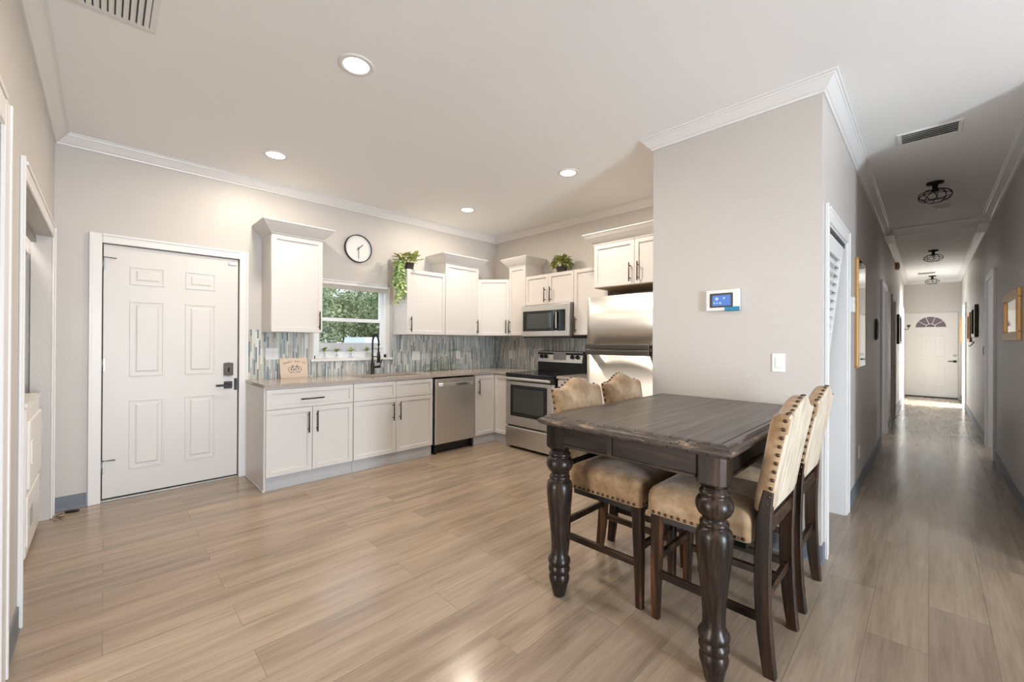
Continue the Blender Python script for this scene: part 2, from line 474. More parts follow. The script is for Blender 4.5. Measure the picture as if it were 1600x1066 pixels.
wall('wall_south', 'y', YN-0.1, YN, XL, 4.5, [(-4.44, -2.93, 0, 2.03), (-2.36, 1.6, 0, 2.07)])
wall('wall_living_north', 'y', 3.80, 3.92, XR+0.12, 4.5)
wall('wall_living_east', 'x', 4.5, 4.6, -4.2, 3.92)
wall('wall_living_south', 'y', -4.3, -4.2, -2.9, 4.6)
wall('wall_den_west', 'x', -2.9, -2.8, -4.2, YN-0.1)
wall('wall_laundry', 'y', -1.3, -1.2, XL, -2.9)
# side rooms seen through the open hall doorways
wall('wall_bedroom', 'x', -2.6, -2.5, 6.3, 8.9); wall('wall_bedroom_south', 'y', 6.2, 6.3, -2.6, XP-0.1); wall('wall_bedroom_north', 'y', 8.8, 8.9, -2.6, XP-0.1)
wall('wall_bathroom', 'x', 2.4, 2.5, 6.3, 8.8); wall('wall_bathroom_south', 'y', 6.3, 6.4, XR+0.12, 2.5); wall('wall_bathroom_north', 'y', 8.7, 8.8, XR+0.12, 2.5)
wall('wall_entry', 'x', 2.4, 2.5, 11.6, 13.9); wall('wall_entry_south', 'y', 11.5, 11.6, XR+0.12, 2.5); wall('wall_entry_north', 'y', 13.9, 14.0, XR+0.12, 2.5)

# crown moulding
CP = [(0, 2.762), (0.010, 2.762), (0.013, 2.772), (0.024, 2.780), (0.048, 2.808), (0.060, 2.822), (0.066, 2.825), (0.068, 2.834), (0.078, 2.836), (0.078, ZC), (0, ZC)]
path = [(XR, 3.80), (XR, YE), (XP, YE), (XP, YP), (XPL, YP), (XPL, YF), (XL, YF), (XL, YN), (1.6, YN)]
for i in range(len(path)-1):
    struct(MB().sweep(path, CP, seg=i).obj('trim_%d' % (i+1), 'trim'))
struct(MB().sweep([(4.5, 3.80), (XR, 3.80)], CP).obj('trim_9', 'trim'))

# baseboards
def bb(name, pts):
    struct(MB().sweep(pts, [(0, 0.0), (0.012, 0.0), (0.008, 0.012), (0.008, 0.104), (0, 0.106)]).obj(name, 'base'))
bb('baseboard_west', [(XL, -0.095), (XL, YN)])
bb('baseboard_partition', [(XP, 3.065), (XP, YP), (XPL, YP)])
bb('baseboard_pantry', [(-1.2, YF), (-0.545, YF)][::-1])
bb('baseboard_hall_west', [(XP, 7.02), (XP, 4.065)])
bb('baseboard_hall_west_middle', [(XP, 9.17), (XP, 8.06)])
bb('baseboard_hall_west_far', [(XP, 12.27), (XP, 10.13)])
bb('baseboard_hall_east', [(XR, 3.80), (XR, 7.0)])
bb('baseboard_hall_east_far', [(XR, 8.01), (XR, 12.22)])
bb('baseboard_hall_end', [(XR, 13.23), (XR, YE)])
bb('baseboard_south', [(-2.84, YN), (-2.475, YN)])

# ------------------------------------------------------------------ casings
def casing(name, axis, c, out, a0, a1, zt, w=0.075, t=0.018, jamb=0.0, jw=0.012, sides=(1, 1)):
    """U-shaped door casing on plane c of axis, projecting by t*out; jamb = depth of lining behind the wall face."""
    b = MB()
    def put(p0, p1, q0, q1, d0, d1, bev=0.004):
        lo, hi = sorted((c+out*d0, c+out*d1))
        if axis == 'x': b.box(lo, hi, p0, p1, q0, q1, bev)
        else: b.box(p0, p1, lo, hi, q0, q1, bev)
    if sides[0]:
        put(a0-w, a0, 0, zt+w, 0, t)
        put(a0-w, a0-w+0.018, 0.0, zt+w, t-0.002, t+0.006, 0.003)
    if sides[1]:
        put(a1, a1+w, 0, zt+w, 0, t)
        put(a1+w-0.018, a1+w, 0.0, zt+w, t-0.002, t+0.006, 0.003)
    put(a0, a1, zt, zt+w, 0, t)
    put(a0, a1, zt+w-0.018, zt+w, t-0.002, t+0.006, 0.003)
    if jamb:
        put(a0, a0+jw, 0, zt, -jamb, 0.002, 0); put(a1-jw, a1, 0, zt, -jamb, 0.002, 0); put(a0+jw, a1-jw, zt-jw, zt, -jamb, 0.002, 0)
    return struct(b.obj(name, 'trim'))
casing('trim_10', 'x', XL, 1, DY0-0.004, DY1+0.004, 2.06, w=0.072)
casing('trim_11', 'y', YN, 1, -4.44, -2.93, 2.03, w=0.085, t=0.012)
casing('trim_12', 'y', YN, 1, -2.36, 1.6, 2.07, w=0.11, t=0.013)
casing('trim_13', 'x', XP, 1, 3.16, 3.97, 2.045, w=0.09, t=0.014, jamb=0.1)
casing('trim_14', 'x', XP, 1, 7.10, 7.98, 2.04, w=0.07, jamb=0.1)
casing('trim_15', 'x', XP, 1, 9.25, 10.05, 2.04, w=0.07, jamb=0.1)
casing('trim_16', 'x', XP, 1, 12.35, 13.15, 2.04, w=0.07, jamb=0.1)
casing('trim_17', 'x', XR, -1, 7.08, 7.93, 2.08, w=0.07, jamb=0.12)
casing('trim_18', 'x', XR, -1, 12.3, 13.15, 2.06, w=0.07, jamb=0.12)

# ------------------------------------------------------------------ doors
def panel_door(b, w, h, t, rects, fan=None):
    """slab in local x (0..w), front at y=0 facing -y, z 0..h, with raised-and-fielded panels."""
    b.box(0, w, 0, t, 0, h, 0.002, 1)
    for (x0, x1, z0, z1) in rects:
        for (a0, a1, c0, c1) in ((x0, x1, z0, z0+0.014), (x0, x1, z1-0.014, z1), (x0, x0+0.014, z0+0.014, z1-0.014), (x1-0.014, x1, z0+0.014, z1-0.014)):
            b.box(a0, a1, -0.0045, 0.001, c0, c1, 0.002, 2)
        g = 0.036
        b.rings([[(x0+g, 0.0, z0+g), (x1-g, 0.0, z0+g), (x1-g, 0.0, z1-g), (x0+g, 0.0, z1-g)],
                 [(x0+g+0.012, -0.0045, z0+g+0.012), (x1-g-0.012, -0.0045, z0+g+0.012), (x1-g-0.012, -0.0045, z1-g-0.012), (x0+g+0.012, -0.0045, z1-g-0.012)]], cap0=False, smooth=False)
SIX = [(0.155, 0.375, 1.72, 1.875), (0.515, 0.735, 1.72, 1.875), (0.155, 0.375, 0.965, 1.59), (0.515, 0.735, 0.965, 1.59), (0.155, 0.375, 0.205, 0.775), (0.515, 0.735, 0.205, 0.775)]
b = MB(); panel_door(b, 0.908, 2.03, 0.044, SIX)
d1 = struct(b.obj('door_1', 'door', loc=(XL-0.012, DY0+0.003, 0.025), rotz=math.pi/2))
d1['label'] = 'white six-panel kitchen door with black lever and keypad'
# hardware, in the slab's local frame (x along the door, -y into the room)
b = MB(); b.box(0.80, 0.866, -0.008, 0.0, 0.818, 0.884, 0.002); b.lathe([(0.014, -0.04), (0.014, -0.005)], 0.833, 0, 0.851, 14, axis='y')
b.box(0.735, 0.843, -0.050, -0.038, 0.841, 0.861, 0.004)
b.obj('lever_handle', 'black', d1)
b = MB(); b.prism([(0.797, 0.94), (0.833, 0.934), (0.870, 0.94), (0.870, 1.055), (0.833, 1.062), (0.797, 1.055)], -0.022, 0.0, 'y'); b.box(0.805, 0.862, -0.027, -0.02, 0.955, 1.04, 0.003)
kp = b.obj('keypad_lock', 'bronze', d1)
bx(0.826, 0.840, -0.047, -0.026, 0.972, 1.016, 0.004).obj('thumb_turn', 'black', kp)
for hz in (0.20, 1.02, 1.82):
    b = MB(); b.lathe([(0.007, hz), (0.007, hz+0.095)], -0.004, -0.004, 0, 10); b.box(0.0, 0.012, -0.001, 0.001, hz, hz+0.095)
    h = b.obj('hinge', 'dsteel', d1)
    if hz != 1.02:
        zt = hz+0.10
        MB().tube([(-0.03, -0.02, zt), (0.015, -0.022, zt+0.004), (0.075, -0.016, zt+0.001)], 0.0045, 8).obj('hinge_stop', 'dsteel', h)
b = MB(); b.box(0.88, 0.905, -0.001, 0.003, 0.80, 0.91)
b.obj('latch_plate', 'black', d1)
bx(0.83, 0.895, -0.014, 0.0, 1.975, 2.0, 0.003).obj('contact_sensor', 'plate', d1)
struct(bx(XL-0.13, XL+0.004, DY0-0.002, DY1+0.002, 0, 0.018, 0.003).obj('trim_19', 'rail_t'))
struct(bx(XL-0.15, XL-0.10, DY0-0.004, DY1+0.004, 0, 2.06).obj('trim_20', 'blackp'))

# hall end door with fanlight
b = MB(); FOUR = [(0.17, 0.385, 0.93, 1.50), (0.52, 0.735, 0.93, 1.50), (0.17, 0.385, 0.22, 0.76), (0.52, 0.735, 0.22, 0.76)]
panel_door(b, 0.908, 1.66, 0.044, FOUR)
N = 24; cx, cz, R = 0.454, 1.675, 0.27
arc = [(cx-R*math.cos(math.pi*i/N), cz+R*math.sin(math.pi*i/N)*0.98) for i in range(N+1)]
for i in range(N):
    (xa, za), (xb, zb) = arc[i], arc[i+1]
    b.rings([[(xa, 0, za), (xb, 0, zb), (xb, 0, 2.03), (xa, 0, 2.03)], [(xa, 0.044, za), (xb, 0.044, zb), (xb, 0.044, 2.03), (xa, 0.044, 2.03)]], smooth=False)
b.box(0, cx-R, 0, 0.044, 1.66, 2.03); b.box(cx+R, 0.908, 0, 0.044, 1.66, 2.03); b.box(cx-R, cx+R, 0, 0.044, 1.66, 1.675)
d2 = struct(b.obj('door_2', 'door', loc=(-0.437, YE+0.015, 0.022)))
d2['label'] = 'white front door with fanlight at the end of the hallway'
b = MB()
for a in (36, 72, 108, 144):
    a = math.radians(a); p0 = (cx-0.085*math.cos(a), 0.012, cz+0.085*math.sin(a)); p1 = (cx-R*math.cos(a), 0.012, cz+R*0.98*math.sin(a))
    b.tube([p0, p1], 0.0065, 6)
b.tube([(cx-0.085*math.cos(math.pi*i/12), 0.012, cz+0.085*math.sin(math.pi*i/12)) for i in range(13)], 0.0065, 6)
b.tube([(x, 0.004, z) for x, z in arc], 0.010, 6); b.tube([(cx-R, 0.004, cz), (cx+R, 0.004, cz)], 0.010, 6)
b.obj('fanlight_muntins', 'door', d2)
b = MB(); b.rings([[(x, 0.022, z) for x, z in arc], [(x, 0.025, z) for x, z in arc]], smooth=False)
b.obj('fanlight_glass', 'glass', d2)
b = MB(); b.box(0.835, 0.885, -0.01, 0, 0.835, 0.885, 0.003); b.box(0.745, 0.87, -0.05, -0.036, 0.852, 0.872, 0.004); b.lathe([(0.012, -0.04), (0.012, 0)], 0.86, 0, 0.86, 10, axis='y')
b.obj('lever_handle', 'black', d2)
b = MB(); b.lathe([(0.02, -0.022), (0.03, -0.018), (0.03, 0)], 0.86, 0, 1.0, 16, axis='y'); b.obj('deadbolt', 'nickel', d2)
struct(bx(-0.433, 0.474, YE+0.0, YE+0.14, 0, 0.02).obj('trim_21', 'blackp'))
# closed hall doors on the west side
def side_door(n, y0, y1, lab):
    w = y1-y0-0.03
    b = MB(); k = w/0.908
    panel_door(b, w, 2.01, 0.035, [(p[0]*k, p[1]*k, p[2], p[3]) for p in SIX])
    o = struct(b.obj('door_%d' % n, 'door', loc=(XP-0.03, y0+0.015, 0.012), rotz=math.pi/2)); o['label'] = lab
    b = MB(); b.lathe([(0.026, -0.008), (0.026, 0)], 0.06, 0, 0.94, 14, axis='y'); b.box(0.05, 0.16, -0.06, -0.045, 0.93, 0.95, 0.004); b.lathe([(0.011, -0.05), (0.011, 0)], 0.06, 0, 0.94, 10, axis='y')
    b.obj('lever_handle', 'black', o)
side_door(3, 9.25, 10.05, 'white hall door on the left side of the hallway')
side_door(4, 12.35, 13.15, 'white hall door nearest the front door on the left')

# louvred pantry door, leaning inward at its foot
t = math.atan(0.095/0.95)
lv = thing('louvered_door', (XP-0.018, 3.182, 2.0), 'white louvered pantry door hanging askew in its doorway', 'door')
lv.rotation_euler = (0, t, 0)
b = MB(); H = 1.94; WD = 0.70
b.box(-0.014, 0.014, 0, 0.055, -H, 0, 0.003); b.box(-0.014, 0.014, WD-0.055, WD, -H, 0, 0.003)
for z0, z1 in ((-0.10, 0), (-H, -H+0.12), (-1.08, -1.0)): b.box(-0.014, 0.014, 0.055, WD-0.055, z0, z1, 0.003)
b.obj('frame', 'trim', lv)
b = MB()
z = -0.115
while z > -H+0.15:
    if not (-1.10 < z < -0.98):
        mt = Matrix.Translation((0, 0, z-0.022)) @ Matrix.Rotation(math.radians(-26), 4, 'Y')
        b.box(-0.0035, 0.0035, 0.055, WD-0.055, -0.0215, 0.0215, mtx=mt)
    z -= 0.060
b.obj('louver_slats', 'trim', lv)
struct(bx(XP-0.06, XP-0.005, 3.175, 3.955, 2.006, 2.032).obj('trim_22', 'dgrey'))

# ------------------------------------------------------------------ kitchen window
wf = MB()
xo = XL-0.125
for (y0, y1, z0, z1) in ((WY0, WY0+0.045, WZ0+0.02, WZ1), (WY1-0.045, WY1, WZ0+0.02, WZ1), (WY0, WY1, WZ1-0.045, WZ1), (WY0, WY1, WZ0+0.02, WZ0+0.06)):
    wf.box(xo, xo+0.07, y0, y1, z0, z1, 0.004)
win = struct(wf.obj('window_1', 'vinyl')); win['label'] = 'single-hung kitchen window over the sink'
def sash(name, x, z0, z1):
    b = MB()
    for (y0, y1, a, c_) in ((WY0+0.045, WY0+0.085, z0, z1), (WY1-0.085, WY1-0.045, z0, z1), (WY0+0.085, WY1-0.085, z0, z0+0.04), (WY0+0.085, WY1-0.085, z1-0.04, z1)):
        b.box(x, x+0.028, y0, y1, a, c_, 0.004)
    o = b.obj(name, 'vinyl', win)
    bx(x+0.010, x+0.016, WY0+0.08, WY1-0.08, z0+0.035, z1-0.035).obj('pane', 'glass', o)
sash('lower_sash', xo+0.036, WZ0+0.05, 1.55); sash('upper_sash', xo+0.004, 1.51, WZ1-0.04)
bx(XL-0.15, XL+0.035, WY0-0.03, WY1+0.03, WZ0-0.005, WZ0+0.022, 0.005).obj('sill', 'trim', win)
b = MB(); b.box(XL-0.055, XL, WY0, WY0+0.012, WZ0+0.02, WZ1); b.box(XL-0.055, XL, WY1-0.012, WY1, WZ0+0.02, WZ1); b.box(XL-0.055, XL, WY0, WY1, WZ1-0.012, WZ1)
b.obj('reveal', 'trim', win)
bl = thing('window_blind', (XL-0.05, WY0+0.02, 1.87), 'raised tan window blind at the top of the kitchen window', 'blind')
bx(0.005, 0.05, 0, WY1-WY0-0.04, 0.045, 0.08, 0.004).obj('headrail', 'trim', bl)
b = MB()
for k in range(6): b.box(0.009, 0.044, 0.004, WY1-WY0-0.044, 0.002+k*0.007, 0.007+k*0.007, 0.001, 1)
b.obj('folded_fabric', 'blind', bl)

# backsplash tile (fixed to the walls)
b = MB()
TX = XL+0.008
b.box(XL, TX, 0.976, WY0-0.03, 0.912, 1.40); b.box(XL, TX, WY0-0.03, WY1+0.03, 0.912, WZ0-0.006); b.box(XL, TX, WY1+0.03, YF, 0.912, 1.40)
b.box(TX, -2.40, YF-0.008, YF, 0.912, 1.40)
struct(b.obj('trim_23', 'mosaic'))

# ------------------------------------------------------------------ cabinets (local frame: x along the front, -y into the room)
def shaker(w, h, t=0.02, rail=0.057, rec=0.012):
    b = MB(); b.box(0, w, -t, 0, 0, h)
    b.bm.faces.ensure_lookup_table()
    bmesh.ops.recalc_face_normals(b.bm, faces=b.bm.faces); b.bm.normal_update(); b.bm.faces.ensure_lookup_table()
    f = min(b.bm.faces, key=lambda q: q.calc_center_median().y)
    rail = min(rail, h*0.3)
    bmesh.ops.inset_region(b.bm, faces=[f], thickness=rail, depth=0)
    bmesh.ops.inset_region(b.bm, faces=[f], thickness=0.003, depth=-rec)
    es = [e for e in b.bm.edges if all(abs(v.co.y+t) < 1e-5 and (min(v.co.x, w-v.co.x) < 1e-5 or min(v.co.z, h-v.co.z) < 1e-5) for v in e.verts) and
          (abs(e.verts[0].co.x-e.verts[1].co.x) < 1e-5 or abs(e.verts[0].co.z-e.verts[1].co.z) < 1e-5)]
    es = [e for e in es if (abs(e.verts[0].co.x-e.verts[1].co.x) > w*0.9 or abs(e.verts[0].co.z-e.verts[1].co.z) > h*0.9)]
    bmesh.ops.bevel(b.bm, geom=es, offset=0.002, segments=1, affect='EDGES')
    return b
def pull(L, vertical=True):
    b = MB(); o = 0.032
    if vertical:
        b.tube([(0, -o, 0), (0, -o, L)], 0.006, 10)
        for z in (0.03, L-0.03): b.tube([(0, 0, z), (0, -o, z)], 0.005, 8)
    else:
        b.tube([(0, -o, 0), (L, -o, 0)], 0.006, 10)
        for x in (0.03, L-0.03): b.tube([(x, 0, 0), (x, -o, 0)], 0.005, 8)
    return b
def front(root, name, x, z, w, h, hx=None, hz=None, L=0.19, vertical=True):
    o = shaker(w, h).obj(name, 'cab', root); o.location = (x, 0, z)
    if hx is not None:
        k = pull(L, vertical).obj('handle', 'bronze', o); k.location = (hx-x, -0.02, hz-z)
    return o
G = 0.0015
ZU = 1.374
def upper(loc, rotz, w, h, d, label, doors, crown=False, group='white wall cabinets', dz=0.0, toph=None):
    r = thing('wall_cabinet', loc, label, 'cabinet', group, rotz)
    b = MB(); b.box(0, w, 0.0, d, 0, h, 0.001, 1)
    b.obj('carcass', 'cab', r)
    for (x0, x1, hx) in doors:
        front(r, 'door', x0+G, G, x1-x0-2*G, h-2*G-(0.012 if crown else 0), hx, 0.028, 0.18)
    if crown:
        prof = [(0, h-0.012), (0.004, h-0.012), (0.006, h), (0.030, h+0.022), (0.062, h+0.058), (0.084, h+0.088), (0.088, h+0.090), (0.088, h+0.10), (0, h+0.10)]
        p = [(0, d), (0, -0.02), (w, -0.02), (w, d)]
        # travel so that the outside lies on the left
        pth = list(reversed(p))
        c_ = MB().sweep(pth, prof)
        c_.box(0.001, w-0.001, -0.019, d, h-0.001, h+0.06)
        c_.obj('crown', 'cab', r)
    return r
R90 = math.pi/2
fx = -4.29
upper((fx, 1.092, ZU), R90, 0.46, 0.925, 0.308, 'tall white wall cabinet with flared crown left of the window', [(0, 0.46, 0.425)], True)
upper((fx, 2.500, ZU), R90, 0.540, 0.765, 0.308, 'white wall cabinet with the trailing plant on top right of the window', [(0, 0.540, 0.045)])
upper((fx, 3.043, ZU), R90, 0.541, 0.915, 0.308, 'tall white wall cabinet with flared crown near the room corner', [(0, 0.541, 0.505)], True)
upper((-3.965, 3.877, ZU), 0, 0.303, 0.915, 0.308, 'narrow tall white wall cabinet with flared crown beside the microwave', [(0, 0.303, 0.03)], True)
upper((-3.659, 3.877, 1.755), 0, 0.765, 0.375, 0.308, 'short two-door white wall cabinet above the microwave', [(0, 0.3825, 0.338), (0.3825, 0.765, 0.425)])
upper((-2.891, 3.877, ZU), 0, 0.455, 0.756, 0.308, 'plain white wall cabinet right of the microwave', [(0, 0.455, 0.037)])
o = upper((-2.433, 3.607, 1.850), 0, 0.94, 0.445, 0.578, 'deep white wall cabinet with crown above the refrigerator', [(0, 0.455, 0.415), (0.455, 0.94, 0.50)], True)
bx(0.0, 0.94, 0.0, 0.578, -0.004, 0).obj('underside', 'grout', o)
# diagonal corner unit: pentagonal body, door on the 45 degree face
r = thing('wall_cabinet', (-4.29, 3.586, ZU), 'white corner wall cabinet set diagonally in the room corner', 'cabinet', 'white wall cabinets')
hh = 0.756
b = MB()
pent = [(-0.308, 0.0), (0.0, 0.0), (0.322, 0.290), (0.322, 0.598), (-0.308, 0.598)]
pent = [(x, y+0.001) for x, y in pent]
b.prism([(x, y) for x, y in pent], 0, hh, 'z')
b.obj('carcass', 'cab', r)
ang = math.atan2(0.290, 0.322); dl = math.hypot(0.290, 0.322)
o = shaker(dl-0.018, hh-2*G).obj('door', 'cab', r); o.location = (0.009*math.cos(ang), 0.001+0.009*math.sin(ang), G); o.rotation_euler = (0, 0, ang)
k = pull(0.18).obj('handle', 'bronze', o); k.location = (dl-0.06, -0.02, 0.028)

# base cabinets
def base(loc, rotz, w, label, d=0.62, toe=True, endpanel=False, hollow=False):
    r = thing('base_cabinet', loc, label, 'cabinet', 'white base cabinets', rotz)
    b = MB()
    if hollow:
        b.box(0, 0.018, 0, d, 0.118, 0.884); b.box(w-0.018, w, 0, d, 0.118, 0.884); b.box(0.018, w-0.018, 0, d, 0.118, 0.136)
        b.box(0.018, w-0.018, 0, 0.018, 0.136, 0.884); b.box(0.018, w-0.018, d-0.012, d, 0.136, 0.884)
    else: b.box(0, w, 0.0, d, 0.118, 0.884, 0.001, 1)
    b.obj('carcass', 'cab', r)
    if toe: bx(0.0, w, 0.012, 0.03, 0, 0.118).obj('toe_kick', 'toe', r)
    if endpanel:
        e = MB(); e.box(-0.012, 0, -0.0, d, 0.0, 0.884, 0.001, 1); e.box(-0.02, -0.012, -0.0, d, 0, 0.016, 0.003); e.obj('end_panel', 'cab', r)
    return r
bxf = -3.97
r = base((bxf, 0.976, 0), R90, 0.755, 'white base cabinet with wide drawer nearest the kitchen door', endpanel=True)
front(r, 'drawer', 0.002, 0.698, 0.751, 0.172, 0.27, 0.772, 0.20, False)
front(r, 'door', 0.002, 0.122, 0.372, 0.571, 0.34, 0.465, 0.19); front(r, 'door', 0.378, 0.122, 0.373, 0.571, 0.413, 0.465, 0.19)
r = base((bxf, 1.733, 0), R90, 0.915, 'white two-door base cabinet under the sink', hollow=True)
front(r, 'false_drawer', 0.002, 0.698, 0.455, 0.172); front(r, 'false_drawer', 0.460, 0.698, 0.453, 0.172)
front(r, 'door', 0.002, 0.122, 0.455, 0.571, 0.42, 0.465, 0.19); front(r, 'door', 0.460, 0.122, 0.453, 0.571, 0.497, 0.465, 0.19)
# corner unit: L-shaped, a door on each run
r = thing('base_cabinet', (bxf, 3.268, 0), 'white L-shaped corner base cabinet between dishwasher and range', 'cabinet', 'white base cabinets')
b = MB(); b.box(-0.62, 0.0, 0.0, 0.909, 0.118, 0.884); b.box(0.0, 0.277, 0.339, 0.909, 0.118, 0.884); b.obj('carcass', 'cab', r)
b = MB(); b.box(-0.03, -0.012, -0.002, 0.352, 0, 0.118); b.box(-0.012, 0.277, 0.352, 0.37, 0, 0.118); b.obj('toe_kick', 'toe', r)
o = shaker(0.318, 0.745).obj('door', 'cab', r); o.location = (0, 0.002, 0.122); o.rotation_euler = (0, 0, R90)
k = pull(0.19).obj('handle', 'bronze', o); k.location = (0.048, -0.02, 0.511)
o = shaker(0.252, 0.745).obj('door', 'cab', r); o.location = (0.024, 0.339, 0.122)
r = base((-2.905, 3.607, 0), 0, 0.46, 'narrow white base cabinet between range and refrigerator', d=0.57)
front(r, 'drawer', 0.002, 0.698, 0.456, 0.172, 0.13, 0.772, 0.20, False); front(r, 'door', 0.002, 0.122, 0.456, 0.571, 0.04, 0.465, 0.19)

# worktops
def slab(b, x0, x1, y0, y1): b.box(x0, x1, y0, y1, 0.885, 0.915)
sx0, sx1, sy0, sy1 = -4.44, -4.06, 1.86, 2.58
b = MB()
xw, xf_ = TX, -3.935
slab(b, xw, xf_, 0.958, sy0); slab(b, xw, sx0, sy0, sy1); slab(b, sx1, xf_, sy0, sy1); slab(b, xw, xf_, sy1, YF-0.008)
slab(b, xf_, -3.683, 3.572, YF-0.008)
bmesh.ops.remove_doubles(b.bm, verts=b.bm.verts, dist=1e-5)
wt = thing('worktop', (0, 0, 0), 'long taupe L-shaped countertop along the window wall', 'countertop')
b.obj('slab', 'quartz', wt)
wt2 = b = MB(); b.box(-2.912, -2.435, 3.572, YF-0.008, 0.885, 0.915, 0.002)
tag(b.obj('worktop', 'quartz'), 'small taupe countertop between range and refrigerator', 'countertop')
# undermount sink
sk = thing('sink', (sx0, sy0, 0.885), 'stainless undermount sink below the kitchen window', 'sink')
b = MB(); w_, l_ = sx1-sx0, sy1-sy0
rs = [[(i, i, z), (w_-i, i, z), (w_-i, l_-i, z), (i, l_-i, z)] for i, z in ((-0.006, -0.001), (0.0, -0.001), (0.006, -0.17), (0.02, -0.185))]
b.rings(rs, cap0=False, smooth=False); b.obj('basin', 'steel', sk)
b = MB(); b.lathe([(0.045, -0.184), (0.045, -0.182), (0.03, -0.183)], w_/2, l_/2, 0, 18); b.obj('drain', 'nickel', sk)

# faucet
fc = thing('faucet', (-4.505, 2.195, 0.915), 'matte black spring-neck kitchen faucet behind the sink', 'faucet')
b = MB(); b.lathe([(0.027, 0), (0.027, 0.006), (0.021, 0.01), (0.021, 0.125), (0.016, 0.13)], n=20); b.obj('body', 'black', fc)
b = MB(); pts = [(0, 0, 0.12 + 0.02*i) for i in range(12)]
cxr = 0.075
for i in range(13):
    a = math.pi*i/12*0.96
    pts.append((cxr-cxr*math.cos(a), 0, 0.35+0.105*math.sin(a)))
b.tube(pts, 0.009, 10)
# the spring coil around the neck
n_ = 260; coil = []
def along(u):
    f = u*(len(pts)-1); i = min(int(f), len(pts)-2); return Vector(pts[i]).lerp(Vector(pts[i+1]), f-i), (Vector(pts[i+1])-Vector(pts[i])).normalized()
for i in range(n_):
    p, t = along(i/(n_-1)); a_ = Vector((0, 1, 0)); c_ = t.cross(a_).normalized(); th = i*0.85
    coil.append(p+a_*(0.0115*math.cos(th))+c_*(0.0115*math.sin(th)))
b.tube(coil, 0.0022, 4); b.obj('spring_neck', 'black', fc)
b = MB(); e = pts[-1]; b.tube([e, (e[0], 0, 0.25)], 0.0075, 8); b.lathe([(0.013, 0.14), (0.018, 0.15), (0.018, 0.21), (0.013, 0.26)], e[0], 0, 0, 16); b.lathe([(0.021, 0.135), (0.026, 0.138), (0.026, 0.148), (0.018, 0.152)], e[0], 0, 0, 16); b.lathe([(0.013, 0.352), (0.013, 0.33)], e[0], 0, 0, 12)
b.obj('spray_head', 'black', fc)
b = MB(); b.tube([(0, 0.01, 0.075), (0.0, 0.095, 0.082)], 0.013, 12); b.tube([(0, 0.085, 0.082), (0.02, 0.112, 0.17)], 0.0055, 8); b.obj('side_lever', 'black', fc)
b = MB(); b.tube([(0.0, 0, 0.20), (e[0]-0.02, 0, 0.20)], 0.006, 8); b.lathe([(0.02, 0.192), (0.02, 0.208)], e[0], 0, 0, 14); b.obj('docking_arm', 'black', fc)

# ------------------------------------------------------------------ appliances
dw = thing('dishwasher', (-3.965, 2.662, 0), 'stainless dishwasher with towel-bar handle beside the sink cabinet', 'dishwasher', rotz=R90)
bx(0.004, 0.594, 0.004, 0.58, 0.10, 0.868).obj('tub', 'blackp', dw)
b = MB(); b.box(0.012, 0.590, -0.028, 0.004, 0.112, 0.862, 0.008, 3); b.obj('door', 'steelv', dw)
b = MB()
prof = []
for i in range(13):
    u = i/12; prof.append((0.055+0.49*u, -0.030-0.034*math.sin(math.pi*u)**0.5, 0.795))
b.sqbar(prof, 0.036, 0.016, side=(0, 0, 1)); b.obj('handle', 'bsteel', dw)
b = MB(); b.box(0.03, 0.57, 0.04, 0.06, 0.012, 0.10); b.box(0.02, 0.045, 0.0, 0.05, 0.0, 0.11); b.box(0.555, 0.58, 0.0, 0.05, 0.0, 0.11); b.obj('base_frame', 'blackp', dw)

rg = thing('range', (-3.679, 3.55, 0), 'stainless freestanding electric range with black glass cooktop', 'stove')
wd = 0.760
bx(0.002, wd-0.002, 0.02, 0.62, 0.06, 0.895).obj('body', 'blackp', rg)
b = MB(); b.box(0.0, wd, -0.028, 0.575, 0.893, 0.913, 0.008, 3); b.obj('cooktop', 'blackg', rg)
for (cx_, cy_, rr) in ((0.2, 0.14, 0.10), (0.56, 0.14, 0.08), (0.2, 0.42, 0.08), (0.56, 0.42, 0.10)):
    b = MB(); b.lathe([(rr-0.003, 0.9132), (rr, 0.9136), (rr+0.003, 0.9132)], cx_, cy_, 0, 40, False, False)
    b.obj('burner_ring', 'dgrey', rg)
od = MB(); od.box(0.003, wd-0.003, -0.022, 0.02, 0.285, 0.815, 0.006, 2); od = od.obj('oven_door', 'steel', rg)
b = MB(); b.box(0.095, wd-0.095, -0.0255, -0.021, 0.40, 0.775, 0.01, 3); b.obj('window_frame', 'blackp', od)
b = MB(); b.box(0.135, wd-0.135, -0.0272, -0.025, 0.445, 0.735, 0.004, 2); b.obj('window_glass', 'oveng', od)
b = MB(); b.box(0.003, wd-0.003, -0.020, 0.02, 0.818, 0.892, 0.004, 2); b.obj('control_trim', 'blackp', rg)
b = MB(); b.box(0.02, wd-0.02, -0.066, -0.038, 0.832, 0.866, 0.012, 4); b.box(0.03, 0.06, -0.045, -0.02, 0.836, 0.862, 0.003); b.box(wd-0.06, wd-0.03, -0.045, -0.02, 0.836, 0.862, 0.003); b.obj('handle', 'steel', od)
b = MB(); b.box(0.003, wd-0.003, -0.022, 0.02, 0.035, 0.268, 0.006, 2); b.box(0.01, wd-0.01, -0.030, -0.02, 0.232, 0.262, 0.007, 3); b.obj('drawer', 'steel', rg)
for x_ in (0.05, wd-0.05):
    for y_ in (0.06, 0.56):
        b = MB(); b.lathe([(0.018, 0), (0.018, 0.06)], x_, y_, 0, 10); b.obj('foot', 'blackp', rg)
b = MB(); b.prism([(0.575, 0.913), (0.625, 0.913), (0.625, 1.175), (0.592, 1.175), (0.578, 1.15), (0.575, 1.05)], 0.0, wd, 'x'); bg_ = b.obj('backguard', 'blackp', rg)
